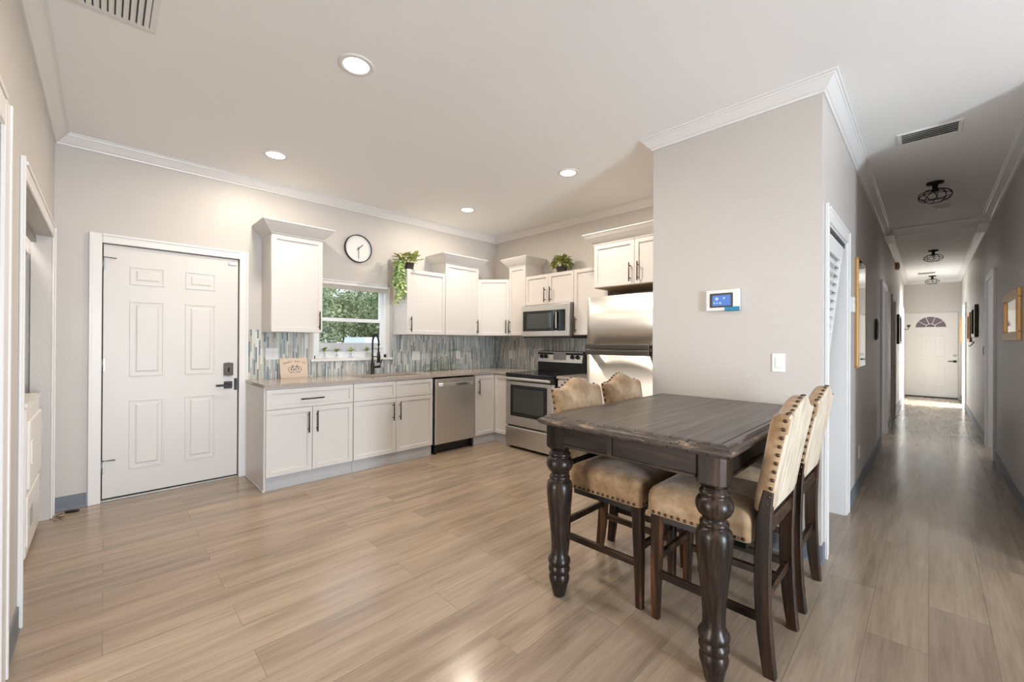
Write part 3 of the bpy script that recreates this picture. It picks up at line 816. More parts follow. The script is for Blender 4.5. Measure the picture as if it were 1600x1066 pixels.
b = MB(); b.prism([(0.560, 1.035), (0.58, 1.035), (0.598, 1.165), (0.584, 1.165)], 0.012, wd-0.035, 'x'); b.obj('control_panel', 'steel', bg_)
b = MB(); b.prism([(0.562, 1.065), (0.572, 1.065), (0.586, 1.155), (0.575, 1.155)], 0.27, 0.47, 'x'); b.obj('clock_display', 'dsteel', bg_)
for i, x_ in enumerate((0.075, 0.145, 0.575, 0.655)):
    b = MB(); b.lathe([(0.021, 0.545), (0.024, 0.550), (0.026, 0.575)], x_, 0, 1.105, 18, axis='y'); b.box(x_-0.004, x_+0.004, 0.540, 0.548, 1.085, 1.125, 0.002); b.obj('knob', 'blackp', bg_)

mw = thing('microwave', (-3.65, 3.787, 1.355), 'stainless over-the-range microwave with black bar handle', 'microwave')
bx(0, 0.756, 0.012, 0.39, 0, 0.392, 0.003).obj('body', 'dsteel', mw)
b = MB(); b.box(0, 0.756, -0.012, 0.012, 0.006, 0.388, 0.007, 3); fm = b.obj('front_frame', 'steel', mw)
b = MB(); b.box(0.03, 0.548, -0.0145, -0.010, 0.07, 0.318, 0.006, 2); b.obj('door_glass', 'blackg', fm)
b = MB(); b.box(0.095, 0.50, -0.0155, -0.0138, 0.10, 0.288, 0.004, 2); b.obj('window', 'oveng', fm)
b = MB(); b.box(0.575, 0.70, -0.0145, -0.010, 0.07, 0.318, 0.006, 2); b.obj('keypad_panel', 'blackg', fm)
b = MB(); b.tube([(0.563, -0.012, 0.085), (0.563, -0.05, 0.105), (0.563, -0.052, 0.2), (0.563, -0.05, 0.29), (0.563, -0.012, 0.31)], 0.011, 10); b.obj('handle', 'blackp', mw)
b = MB(); b.box(0.0, 0.756, 0.02, 0.39, -0.012, 0.0); b.obj('vent_base', 'blackp', mw)

fr = thing('refrigerator', (-2.405, 3.41, 0), 'stainless top-freezer refrigerator with dark bar handles', 'refrigerator')
bx(0.004, 0.756, 0.075, 0.72, 0.03, 1.722, 0.006).obj('body', 'dsteel', fr)
def fdoor(name, z0, z1):
    b = MB(); N = 16; ring = []
    for i in range(N+1):
        u = i/N; x = 0.76*u; ring.append((x, 0.022-0.022*(1-(2*u-1)**2)**0.8))
    ring += [(0.76, 0.07), (0, 0.07)]
    b.rings([[(x, y, z0) for x, y in ring], [(x, y, z1) for x, y in ring]])
    return b.obj(name, 'steelv', fr)
f1 = fdoor('freezer_door', 1.235, 1.735); f2 = fdoor('fresh_food_door', 0.06, 1.215)
for f_, z_, tz in ((f1, 1.252, 1.30), (f2, 1.196, 1.14)):
    b = MB(); b.box(0.03, 0.70, -0.058, -0.034, z_-0.024, z_+0.024, 0.006, 3); b.box(0.035, 0.065, -0.04, 0.02, z_-0.014, z_+0.014, 0.004); b.box(0.665, 0.695, -0.04, 0.02, z_-0.014, z_+0.014, 0.004)
    b.obj('handle', 'hsteel', f_)
b = MB(); b.box(0.02, 0.74, 0.05, 0.5, 1.215, 1.235); b.box(0.72, 0.76, -0.0, 0.05, 1.212, 1.226, 0.003); b.obj('hinge_gap', 'dsteel', fr)
bx(0.02, 0.74, 0.08, 0.7, 0, 0.06).obj('kick_grille', 'blackp', fr)

dr = thing('dryer', (-4.300, -0.315, 0), 'white front-loading dryer in the laundry closet', 'dryer')
b = MB(); b.box(0, 0.685, -0.62, -0.0, 0.025, 0.90, 0.02, 4); b.obj('cabinet', 'appl', dr)
b = MB(); b.prism([(-0.62, 0.90), (0.004, 0.90), (0.004, 0.925), (-0.46, 0.935), (-0.62, 0.99)], 0.0, 0.685, 'x'); b.obj('top', 'appl', dr)
b = MB(); b.box(0.035, 0.655, -0.004, 0.014, 0.42, 0.82, 0.012, 4); dd = b.obj('door', 'appl', dr)
b = MB(); b.box(0.565, 0.615, 0.012, 0.018, 0.56, 0.70, 0.006, 2); b.obj('handle_recess', 'plate', dd)
for z_ in (0.49, 0.745): bx(0.02, 0.04, 0.0, 0.016, z_, z_+0.05, 0.002).obj('hinge', 'nickel', dd)
b = MB(); b.box(0.04, 0.65, -0.004, 0.006, 0.09, 0.38, 0.006, 2); b.obj('lower_panel', 'appl', dr)
b = MB(); b.box(0.45, 0.60, 0.005, 0.009, 0.18, 0.30, 0.003); b.obj('rating_plate', 'toe', dr)
for x_ in (0.05, 0.635):
    for y_ in (-0.56, -0.05):
        b = MB(); b.lathe([(0.02, 0), (0.02, 0.026)], x_, y_, 0, 10); b.obj('foot', 'blackp', dr)
sh = bx(-4.595, -2.905, -0.95, -0.40, 1.905, 1.93, 0.003).obj('closet_shelf', 'trim', loc=(0, 0, 0)); tag(sh, 'white wooden shelf across the top of the laundry closet', 'shelf')
struct(bx(-4.42, -3.0, -0.37, -0.345, 1.975, 2.015).obj('trim_24', 'rail_t'))
b = MB(); b.box(0, 0.075, -0.012, 0.012, 0, 0.014, 0.003); b.box(0.015, 0.06, -0.018, 0.018, 0, 0.006, 0.002)
tag(b.obj('floor_stop', 'blackp', loc=(-4.52, -0.20, 0), rotz=1.2), 'small black floor stop by the slate baseboard in the corner', 'door stop')
b = MB(); rnd = random.Random(3)
for k in range(26):
    mt = Matrix.Translation((rnd.gauss(0, 0.035), rnd.gauss(0, 0.02), 0.003+rnd.random()*0.008)) @ Matrix.Rotation(rnd.random()*6.3, 4, 'Z') @ Matrix.Rotation(rnd.random()*0.9-0.45, 4, 'X')
    s_ = 0.005+rnd.random()*0.009
    b.mi = 0 if rnd.random() < 0.5 else 1
    b.box(-s_, s_, -s_*0.5, s_*0.5, -0.0012, 0.0012, mtx=mt)
tag(b.obj('debris', ['grout', 'dgrey'], loc=(-4.44, -0.225, 0)), 'wood chips and grit on the floor by the laundry doorway', 'debris', kind='stuff')

# ------------------------------------------------------------------ dining table
TX0, TX1, TY0, TY1 = -1.415, -0.492, 1.585, 2.965
tcx, tcy = (TX0+TX1)/2, (TY0+TY1)/2
tb = thing('dining_table', (tcx, tcy, 0), 'dark distressed counter-height dining table with turned legs', 'table')
hx_, hy_ = (TX1-TX0)/2, (TY1-TY0)/2
def rect(i, z): return [(-hx_+i, -hy_+i, z), (hx_-i, -hy_+i, z), (hx_-i, hy_-i, z), (-hx_+i, hy_-i, z)]
b = MB(); b.rings([rect(i, z) for i, z in ((0.032, 0.868), (0.016, 0.869), (0.008, 0.874), (0.000, 0.884), (0.0, 0.893), (0.004, 0.899), (0.012, 0.903), (0.018, 0.904), (0.0185, 0.906), (0.026, 0.911), (0.030, 0.9165), (0.034, 0.917), (0.046, 0.917), (0.0465, 0.9145), (0.0500, 0.9145), (0.0505, 0.917))], smooth=False)
top_ = b.obj('table_top', ['top', 'edge'], tb)
for p in top_.data.polygons:
    c_ = p.center
    if c_.z > 0.88 and c_.z < 0.912 and (abs(c_.x) > hx_-0.028 or abs(c_.y) > hy_-0.028): p.material_index = 1
lx0, lx1, ly0, ly1 = -1.330-tcx, -0.577-tcx, 1.662-tcy, 2.888-tcy
TURN = [(0.020, 0.0), (0.030, 0.002), (0.034, 0.012), (0.043, 0.055), (0.051, 0.080), (0.0525, 0.096), (0.048, 0.113), (0.044, 0.120), (0.052, 0.124), (0.055, 0.136), (0.052, 0.150),
        (0.045, 0.157), (0.046, 0.160), (0.055, 0.168), (0.057, 0.180), (0.054, 0.192), (0.045, 0.203), (0.041, 0.222), (0.041, 0.26), (0.045, 0.32), (0.053, 0.40), (0.0615, 0.475), (0.0655, 0.525), (0.066, 0.552), (0.062, 0.578), (0.050, 0.592), (0.047, 0.594),
        (0.052, 0.598), (0.053, 0.606), (0.050, 0.613), (0.044, 0.616), (0.043, 0.626), (0.046, 0.632), (0.058, 0.643), (0.067, 0.662), (0.0685, 0.676), (0.065, 0.692), (0.055, 0.706), (0.049, 0.710), (0.053, 0.714), (0.055, 0.722), (0.052, 0.729), (0.046, 0.733), (0.046, 0.745)]
for x in (lx0, lx1):
    for y in (ly0, ly1):
        b = MB(); b.lathe(TURN, x, y, 0, 32)
        def oc(h, z, c=0.016): return [(x+a, y+d_, z) for a, d_ in ((-h+c, -h), (h-c, -h), (h, -h+c), (h, h-c), (h-c, h), (-h+c, h), (-h, h-c), (-h, -h+c))]
        b.rings([oc(0.040, 0.742, 0.02), oc(0.055, 0.762), oc(0.0555, 0.868)], smooth=False)
        b.obj('leg', 'woodz', tb)
def apron(n, x0, x1, y0, y1, m_):
    b = MB(); b.box(x0, x1, y0, y1, 0.782, 0.868)
    return b
for ys, y in ((-1, ly0), (1, ly1)):
    yo = y+ys*0.036; yi = y+ys*0.014
    b = MB(); b.box(lx0+0.054, lx1-0.054, min(yo, yi), max(yo, yi), 0.782, 0.868)
    mid = lx0+(lx1-lx0)*0.42
    ye = yo+ys*0.010
    b.box(mid-0.012, mid+0.012, min(yo, ye), max(yo, ye), 0.778, 0.866, 0.003)
    b.box(lx0+0.054, lx1-0.054, min(yo, ye), max(yo, ye), 0.772, 0.784, 0.003)
    b.obj('apron', 'woodx', tb)
for xs, x in ((-1, lx0), (1, lx1)):
    xo = x+xs*0.036; xi = x+xs*0.014; xe = xo+xs*0.010
    b = MB(); b.box(min(xo, xi), max(xo, xi), ly0+0.054, ly1-0.054, 0.782, 0.868)
    b.box(min(xo, xe), max(xo, xe), ly0+0.054, ly1-0.054, 0.772, 0.784, 0.003)
    b.obj('apron', 'woody', tb)

# ------------------------------------------------------------------ chairs (local: facing +x)
def rrect(hx, hy, rc, z, cx=0, n=6):
    pts = []
    for (sx, sy, a0) in ((1, 1, 0), (-1, 1, 90), (-1, -1, 180), (1, -1, 270)):
        for k in range(n+1):
            a = math.radians(a0+90*k/n)
            pts.append((cx+sx*(hx-rc)+rc*math.cos(a), sy*(hy-rc)+rc*math.sin(a), z))
    return pts
def make_chair(label, group):
    r = thing('counter_chair', (0, 0, 0), label, 'chair', group)
    # seat cushion
    b = MB(); rs = []
    hx, hy, cx = 0.219, 0.226, 0.004
    for ins, z in ((0.012, 0.498), (0.002, 0.500), (0.0, 0.508), (0.0, 0.575), (0.004, 0.596), (0.014, 0.613), (0.030, 0.625), (0.060, 0.635), (0.11, 0.643), (0.16, 0.646), (0.20, 0.647)):
        rs.append(rrect(hx-ins, hy-ins, max(0.03-ins*0.3, 0.006), z, cx))
    b.rings(rs); st_ = b.obj('seat', 'fabric', r)
    b = MB()
    per = []
    for k in range(14): per.append((-0.19+0.378*k/13, -hy)); per.append((-0.19+0.378*k/13, hy))
    for k in range(14): per.append((cx+hx, -0.20+0.40*k/13))
    nb = MB(); nb.ball((0, 0, 0), 0.0080, 8, 5); n0 = nb.obj('nailhead', 'nail', st_); first = True
    def nail(p, par):
        nonlocal first
        o = n0 if first else n0.copy()
        if not first: COL.objects.link(o)
        first = False; o.parent = par; o.location = p
    for (x, y) in per: nail((x, y, 0.513), st_)
    bx(-0.19, 0.20, -0.195, 0.195, 0.462, 0.498).obj('seat_frame', 'blackp', r)
    # back: outline in y,z
    half = []
    z0, zs = 0.632, 1.012
    def hw(z): return 0.206+0.012*((z-z0)/(zs-z0))
    side = [(hw(z0+(zs-z0)*k/12), z0+(zs-z0)*k/12) for k in range(13)]
    tops = []
    for k in range(1, 25):
        y = 0.218*(1-k/24)
        if y > 0.198: z = zs+0.013*math.sin(math.pi/2*(0.218-y)/0.020)
        else:
            u = min(1, max(0, y/0.175)); z = 1.022+0.055*(0.5+0.5*math.cos(math.pi*u))**0.9
            if y > 0.175: z = 1.022+0.003*(y-0.175)/0.023
        tops.append((y, z))
    right = side+tops
    out = [(y, z) for y, z in right]+[(-y, z) for y, z in reversed(right[:-1])]   # bottom right -> top -> bottom left
    ctr = (0.0, 0.84)
    T = 0.062
    def fx_(z): return -0.218-0.076*max(0, (z-z0)/0.43)**1.1
    def ring(ins, t):
        pts = []
        for y, z in out:
            dy, dz = y-ctr[0], z-ctr[1]; L = math.hypot(dy, dz); f = (L-ins)/L
            yy, zz_ = ctr[0]+dy*f, ctr[1]+dz*f
            pts.append((fx_(zz_)-T+t, yy, zz_))
        return pts
    spec = [(0.10, -0.001), (0.03, -0.0005), (0.008, 0.0), (0.0, 0.006), (0.0, 0.044), (0.006, 0.055), (0.018, 0.063), (0.05, 0.071), (0.10, 0.076), (0.15, 0.078)]
    b = MB(); b.rings([ring(*q) for q in spec])
    bk_ = b.obj('backrest', ['fabric', 'fabricb'], r)
    for p in bk_.data.polygons:            # rear panel is the paler cloth
        if p.normal.x < -0.75: p.material_index = 1
    b = MB()
    ol = ring(0.0, 0.016)
    acc = 0; last = Vector(ol[0]); step = 0.034
    nail(ol[0], bk_)
    for p in ol[1:]:
        p = Vector(p); d_ = (p-last).length
        while acc+d_ >= step:
            last = last+(p-last)*((step-acc)/d_); nail(last.copy(), bk_); d_ = (p-last).length; acc = 0
        acc += d_; last = p
    for s in (-1, 1):
        b = MB(); b.sqbar([(0.196, s*0.178, 0.0), (0.192, s*0.180, 0.25), (0.186, s*0.182, 0.50)], [0.034, 0.044, 0.05], [0.034, 0.044, 0.052])
        b.obj('leg', 'chairz', r)
        b = MB(); zz_ = [0.0, 0.08, 0.16, 0.25, 0.35, 0.45, 0.54, 0.60, 0.66, 0.72]
        xx_ = [-0.276, -0.266, -0.258, -0.252, -0.249, -0.249, -0.252, -0.256, -0.262, -0.272]
        b.sqbar([(x, s*(0.192+0.004*z), z) for x, z in zip(xx_, zz_)], 0.036, [0.042, 0.047, 0.051, 0.054, 0.055, 0.055, 0.054, 0.05, 0.044, 0.036])
        b.obj('leg', 'chairz', r)
        b = MB(); b.sqbar([(-0.235, s*0.190, 0.212), (0.178, s*0.180, 0.212)], 0.022, 0.034); b.obj('stretcher', 'chairx', r)
    b = MB(); b.sqbar([(0.188, -0.165, 0.285), (0.188, 0.165, 0.285)], 0.022, 0.034, side=(1, 0, 0)); b.obj('stretcher', 'chairx', r)
    b = MB(); b.sqbar([(-0.25, -0.178, 0.285), (-0.25, 0.178, 0.285)], 0.022, 0.036, side=(1, 0, 0)); b.obj('stretcher', 'chairx', r)
    b = MB(); b.box(-0.272, -0.238, -0.178, 0.178, 0.545, 0.60, 0.004); rl = b.obj('back_rail', 'chairx', r)
    b = MB(); b.rings([[(-0.262, -0.176, 0.60), (-0.225, -0.176, 0.60), (-0.225, 0.176, 0.60), (-0.262, 0.176, 0.60)], [(-0.262, -0.176, 0.64), (-0.235, -0.176, 0.64), (-0.235, 0.176, 0.64), (-0.262, 0.176, 0.64)]], smooth=False)
    b.obj('dust_cover', 'blackp', rl)
    return r
GC = 'tan upholstered counter chairs around the table'
ch = make_chair('tan nailhead counter chair nearest the camera, its cream back turned to the hallway', GC)
for i, (x, y, rz, lab) in enumerate([(-0.706, 2.030, math.pi, None),
        (-0.706, 2.585, math.pi, 'tan nailhead counter chair against the partition wall by the pantry corner'),
        (-1.185, 2.040, 0.0, 'tan nailhead counter chair in front of the range'),
        (-1.185, 2.555, 0.0, 'tan nailhead counter chair in front of the refrigerator')]):
    o = ch if i == 0 else copy_tree(ch)
    o.location = (x, y, 0); o.rotation_euler = (0, 0, rz)
    if lab: o['label'] = lab

# ------------------------------------------------------------------ lights in the ceiling
GL = 'recessed ceiling lights over the kitchen'
for i, (x, y, lab) in enumerate([(-2.27, 1.00, 'round recessed ceiling light nearest the camera'), (-3.845, 1.01, 'round recessed ceiling light above the kitchen door side'),
                  (-2.33, 3.015, 'round recessed ceiling light in front of the refrigerator cabinet'), (-3.825, 3.03, 'round recessed ceiling light nearest the room corner')]):
    if i == 0:
        r = thing('recessed_light', (x, y, ZC), lab, 'ceiling light', GL)
        b = MB(); b.lathe([(0.068, -0.001), (0.070, -0.006), (0.090, -0.006), (0.096, -0.002), (0.096, 0.0)], n=40, cap0=False, cap1=False); b.obj('trim_ring', 'plate', r)
        b = MB(); b.lathe([(0.069, -0.003), (0.069, -0.0025)], n=40); b.obj('diffuser', 'lamp', r)
        l = bpy.data.lights.new('can_light', 'AREA'); l.shape = 'DISK'; l.size = 0.13; l.energy = 18; l.color = (1.0, 0.86, 0.70)
        lo = bpy.data.objects.new('can_light', l); COL.objects.link(lo); lo.parent = r; lo.location = (0, 0, -0.008)
        r0 = r
    else:
        c_ = copy_tree(r0); c_.location = (x, y, ZC); c_['label'] = lab

# vents
def grille(name, x0, x1, y0, y1, lab, n, along, tilt=35, base='plate'):
    r = thing('ceiling_vent', ((x0+x1)/2, (y0+y1)/2, ZC), lab, 'vent', 'ceiling vents')
    w, h = (x1-x0)/2, (y1-y0)/2; f = 0.024
    b = MB()
    for q in ((-w, w, -h, -h+f), (-w, w, h-f, h), (-w, -w+f, -h+f, h-f), (w-f, w, -h+f, h-f)): b.box(*q, -0.007, 0, 0.002, 1)
    b.obj('frame', base, r)
    bx(-w+0.01, w-0.01, -h+0.01, h-0.01, -0.0012, 0).obj('duct', 'blackp', r)
    for k in range(n):
        b = MB()
        if along == 'x':
            y = -h+f+(2*h-2*f)*(k+0.5)/n
            mt = Matrix.Translation((0, y, -0.008)) @ Matrix.Rotation(math.radians(tilt), 4, 'X'); s_ = (h-f)/n*0.78
            b.box(-w+f, w-f, -s_, s_, -0.0008, 0.0008, mtx=mt)
        b.obj('slat', base, r)
grille('ceiling_vent', -2.755, -2.35, -0.17, 0.175, 'white slatted ceiling vent above the left wall', 12, 'x', 20)
grille('ceiling_vent', -0.175, 0.165, 4.19, 4.42, 'white ceiling vent where the hallway begins', 5, 'x', 30)
grille('ceiling_vent', -0.20, 0.10, 12.65, 12.90, 'white ceiling vent far down the hallway near the front door', 5, 'x', 30)

# wire cage lights
GH = 'black wire cage lights along the hallway'
def cage_light(loc, lab):
    r = thing('cage_light', loc, lab, 'ceiling light', GH)
    b = MB(); b.lathe([(0.062, 0.0), (0.062, -0.014), (0.056, -0.02), (0.0205, -0.022), (0.02, -0.06), (0.028, -0.064), (0.028, -0.085), (0.016, -0.09)], n=24); b.obj('canopy', 'black', r)
    b = MB()
    for k in range(10):
        a0 = 2*math.pi*k/10; pts = []
        for i in range(13):
            u = i/12; th = math.pi*(0.10+0.74*u); rr = 0.108*math.sin(th)+0.012; z = -0.128+0.060*math.cos(th); a = a0+0.55*u
            pts.append((rr*math.cos(a), rr*math.sin(a), z))
        b.tube(pts, 0.0032, 6)
    for rr, z in ((0.118, -0.128), (0.066, -0.180), (0.048, -0.076)):
        b.tube([(rr*math.cos(2*math.pi*i/28), rr*math.sin(2*math.pi*i/28), z) for i in range(28)], 0.0036, 6, closed=True)
    b.obj('wire_cage', 'black', r)
    b = MB(); b.lathe([(0.012, -0.088), (0.014, -0.10), (0.024, -0.115), (0.026, -0.13), (0.018, -0.146), (0.004, -0.152)], n=14); b.obj('bulb', 'jar', r)
    return r
c0 = cage_light((0.035, 5.67, ZC), 'black wire cage ceiling light nearest in the hallway')
for y, lab in ((9.76, 'black wire cage ceiling light midway along the hallway'), (13.38, 'black wire cage ceiling light nearest the front door')):
    c_ = copy_tree(c0); c_.location = (0.042, y, ZC); c_['label'] = lab
sd = thing('smoke_detector', (0.10, 6.68, ZC), 'round white smoke detector on the hallway ceiling', 'smoke detector')
b = MB(); b.lathe([(0.068, 0), (0.068, -0.012), (0.062, -0.016)], n=28); b.obj('base', 'plate', sd)
b = MB(); b.lathe([(0.058, -0.016), (0.056, -0.03), (0.045, -0.038), (0.01, -0.040)], n=28); b.obj('cover', 'plate', sd)
# attic hatch band across the hallway ceiling
b = MB(); b.box(XP+0.08, XR-0.08, 7.58, 8.10, ZC-0.008, ZC)
struct(b.obj('trim_25', 'ceil'))
b = MB(); b.box(XP+0.08, XR-0.08, 7.555, 7.59, ZC-0.016, ZC, 0.003); b.box(XP+0.08, XR-0.08, 8.09, 8.125, ZC-0.016, ZC, 0.003); struct(b.obj('trim_26', 'trim'))
b = MB(); b.box(XP, XP+0.10, 7.54, 8.14, ZC-0.095, ZC, 0.006); struct(b.obj('trim_27', 'trim'))
b = MB(); b.box(XR-0.10, XR, 7.54, 8.14, ZC-0.095, ZC, 0.006); struct(b.obj('trim_28', 'trim'))

# ------------------------------------------------------------------ wall clock, alarm panel, switches
ck = thing('wall_clock', (XL, 2.053, 2.345), 'round white wall clock with black rim above the window', 'clock')
b = MB(); b.lathe([(0.150, 0.0), (0.158, 0.004), (0.158, 0.036), (0.154, 0.040), (0.149, 0.038), (0.149, 0.022)], n=48, axis='x', cap1=False); b.obj('rim', 'blackp', ck)
b = MB(); b.lathe([(0.149, 0.018), (0.149, 0.022)], n=48, axis='x'); fc_ = b.obj('dial', 'plate', ck)
def bar(b, ang, r0, r1, w, x0, x1):
    a = math.radians(ang); d_ = (math.sin(a), math.cos(a)); n_ = (d_[1], -d_[0])   # clockwise from 12 as seen from +x: y to the right
    q = [(r0, -w), (r0, w), (r1, w), (r1, -w)]
    pts = [(d_[0]*r+n_[0]*s_, d_[1]*r+n_[1]*s_) for r, s_ in q]
    b.prism(pts, x0, x1, 'x')
b = MB()
for k in range(60): bar(b, k*6, 0.128 if k % 5 else 0.120, 0.138, 0.0006 if k % 5 else 0.0014, 0.0218, 0.0224)
b.obj('minute_track', 'toe', fc_)
b = MB(); bar(b, 46, -0.022, 0.075, 0.004, 0.026, 0.028); b.obj('hour_hand', 'dgrey', ck)
b = MB(); bar(b, 180, -0.02, 0.112, 0.003, 0.030, 0.032); b.lathe([(0.008, 0.022), (0.008, 0.034)], n=12, axis='x'); b.obj('minute_hand', 'dgrey', ck)

al = thing('alarm_panel', (-0.983, YP, 1.580), 'white alarm touch panel with blue screen and blue tape on the partition', 'alarm panel')
b = MB(); b.box(-0.106, 0.106, -0.028, 0, -0.072, 0.072, 0.007, 3); b.obj('housing', 'plate', al)
b = MB(); b.box(-0.078, 0.066, -0.0295, -0.027, -0.048, 0.047, 0.004, 2); b.obj('bezel', 'blackp', al)
b = MB(); b.box(-0.062, 0.052, -0.0305, -0.029, -0.036, 0.033); sc_ = b.obj('screen', 'screen', al)
b = MB()
for (x, z, rr) in ((-0.034, 0.010, 0.011), (0.012, 0.013, 0.007), (-0.050, -0.018, 0.006), (-0.032, -0.018, 0.005), (-0.012, -0.019, 0.007)):
    b.lathe([(rr, -0.0309), (rr, -0.0304)], x, 0, z, 14, axis='y')
b.obj('icons', 'icon', sc_)
b = MB(); b.box(0.016, 0.108, -0.0292, -0.0282, -0.074, -0.046); b.box(0.016, 0.108, -0.0292, -0.01, -0.0738, -0.0722); b.obj('tape_strip', 'tape', al)

def rocker(loc, rz, lab, gangs=1, kind='switch', group='wall switches and outlets'):
    w = 0.036+0.023*(gangs-1)
    r = thing('wall_switch' if kind == 'switch' else 'wall_outlet', loc, lab, kind, group, rz)
    bx(-w, w, -0.006, 0, -0.058, 0.058, 0.003, 2).obj('plate', 'plate', r)
    for g in range(gangs):
        x = (g-(gangs-1)/2)*0.046
        b = MB()
        if kind == 'switch':
            b.box(x-0.0165, x+0.0165, -0.0095, -0.005, -0.033, 0.033, 0.002, 2)
            b.obj('paddle', 'plate', r)
        else:
            b.box(x-0.0165, x+0.0165, -0.0085, -0.005, -0.033, 0.033, 0.002, 2); o = b.obj('receptacle', 'plate', r)
            b = MB()
            for z in (-0.016, 0.016):
                b.box(x-0.007, x-0.005, -0.009, -0.0084, z-0.004, z+0.004); b.box(x+0.005, x+0.007, -0.009, -0.0084, z-0.004, z+0.004)
            b.obj('slots', 'dgrey', o)
    return r
rocker((-0.660, YP, 1.170), 0, 'white single rocker switch on the partition wall')
rocker((TX, 1.184, 1.160), R90, 'white double switch plate on the tile under the left wall cabinet', 2)
rocker((TX, 2.822, 1.110), R90, 'white double outlet plate on the tile right of the window', 2, 'outlet')
rocker((TX, 3.486, 1.108), R90, 'white outlet plate on the tile behind the tallest glass jar', 1, 'outlet')
rocker((-4.25, YF-0.008, 1.110), 0, 'white outlet plate on the tile left of the range', 1, 'outlet')
rocker((XP, 4.80, 0.325), R90, 'white outlet low on the hallway wall below the tall mirror', 1, 'outlet')
rocker((XR, 8.55, 1.20), -R90, 'white rocker switch beyond the open doorway on the right hall wall')
th = thing('thermostat', (XP, 4.22, 1.60), 'white box thermostat on the hall wall beside the pantry casing', 'thermostat', rotz=R90)
bx(-0.035, 0.035, -0.028, 0, -0.06, 0.06, 0.005, 2).obj('housing', 'plate', th)
b = MB(); b.box(-0.02, 0.02, -0.029, -0.0275, 0.005, 0.035); b.obj('display', 'toe', th)

# ------------------------------------------------------------------ mirrors and pictures in the hallway (local x along wall, -y out)
def framed(loc, rz, w, h, lab, cat, fm, inner, fw_=0.05, dep=0.035, group=None, name='framed_picture', gd=0.45):
    r = thing(name, loc, lab, cat, group, rz)
    b = MB()
    for q in ((-w/2, w/2, 0, fw_), (-w/2, w/2, h-fw_, h), (-w/2, -w/2+fw_, fw_, h-fw_), (w/2-fw_, w/2, fw_, h-fw_)): b.box(q[0], q[1], -dep, 0, q[2], q[3], 0.008, 2)
    b.obj('frame', fm, r)
    bx(-w/2+fw_-0.005, w/2-fw_+0.005, -dep*gd, -dep*(gd-0.15), fw_-0.005, h-fw_+0.005).obj('mirror_glass' if cat == 'mirror' else 'print', inner, r)
    return r
M['art'] = mat('print_paper', (0.5, 0.45, 0.38), 0.5)
_t = NT(M['art']); _t.color(_t.ramp(_t.noise(_t.coord(), 6, 4), [(0.35, (0.12, 0.09, 0.07)), (0.5, (0.45, 0.38, 0.28)), (0.68, (0.72, 0.68, 0.6))]))
framed((XP, 4.77, 1.085), R90, 0.56, 0.935, 'tall gilt-framed mirror on the left hall wall beside the pantry', 'mirror', 'gold', 'mirror', 0.012, 0.026, name='wall_mirror', gd=0.93)
framed((XR, 5.68, 1.325), -R90, 0.94, 0.43, 'wide gilt-framed mirror on the right hall wall', 'mirror', 'gold', 'mirror', 0.075, 0.026, name='wall_mirror')
framed((XP, 11.25, 1.29), R90, 0.85, 0.57, 'dark framed picture far along the left hall wall', 'picture', 'blackp', 'art', 0.05, 0.04, 'hallway pictures')
framed((XR, 9.75, 1.40), -R90, 0.70, 0.50, 'dark gilt-framed picture beyond the doorway on the right hall wall', 'picture', 'bronze', 'art', 0.06, 0.04, 'hallway pictures')
framed((XR, 11.0, 1.33), -R90, 0.62, 0.52, 'smaller gilt-framed picture further along the right hall wall', 'picture', 'gold', 'art', 0.06, 0.035, 'hallway pictures')
framed((XR, 13.70, 1.30), -R90, 0.40, 0.60, 'brown framed picture beside the front door on the right wall', 'picture', 'gold', 'art', 0.05, 0.03, 'hallway pictures')
# ornate plaque
pq = thing('wall_plaque', (XP, 6.33, 1.335), 'ornate black and silver wall plaque between two left hall openings', 'plaque', rotz=R90)
b = MB(); b.prism([(-0.05, 0.02), (0.0, 0.0), (0.05, 0.02), (0.06, 0.12), (0.05, 0.22), (0.0, 0.245), (-0.05, 0.22), (-0.06, 0.12)], -0.022, 0, 'y'); b.obj('backing', 'blackp', pq)
b = MB()
for z in (0.04, 0.08, 0.12, 0.16, 0.20):
    b.tube([(0.03*math.cos(2*math.pi*i/16), -0.026, z+0.017*math.sin(2*math.pi*i/16)) for i in range(16)], 0.009, 6, closed=True)
b.obj('scrollwork', 'nickel', pq)
# wall sconce with brass arm
so = thing('wall_sconce', (XP, 13.75, 1.66), 'small brass wall sconce near the front door on the left', 'sconce', rotz=R90)
b = MB(); b.lathe([(0.035, -0.012), (0.04, 0)], n=18, axis='y'); b.obj('backplate', 'bronze', so)
b = MB(); b.tube([(0, 0, 0), (0, -0.06, -0.03), (0, -0.09, 0.0), (0, -0.09, 0.03)], 0.007, 8); b.lathe([(0.012, 0.03), (0.03, 0.05), (0.034, 0.09)], 0, -0.09, 0, 14, cap1=False); b.obj('arm', 'bronze', so)
ch_ = thing('door_chime', (XP, 10.3, 2.655), 'brown door chime box high on the left hall wall', 'door chime', rotz=R90)
b = MB(); b.box(-0.10, 0.10, -0.055, 0, 0, 0.11, 0.006); b.obj('housing', 'grout', ch_)
b = MB(); b.box(-0.09, 0.09, -0.058, -0.054, 0.02, 0.09, 0.004); b.obj('cover', 'pot', ch_)
hg = thing('key_hook', (XR, 10.35, 1.24), 'small black hook rack below the hallway pictures on the right', 'hook rack', rotz=-R90)
bx(-0.12, 0.12, -0.012, 0, 0.06, 0.10, 0.003).obj('rail', 'blackp', hg)
for k in range(3):
    b = MB(); x = -0.08+0.08*k; b.tube([(x, -0.01, 0.07), (x, -0.03, 0.03), (x, -0.045, 0.015), (x, -0.055, 0.035)], 0.004, 6); b.obj('hook', 'blackp', hg)

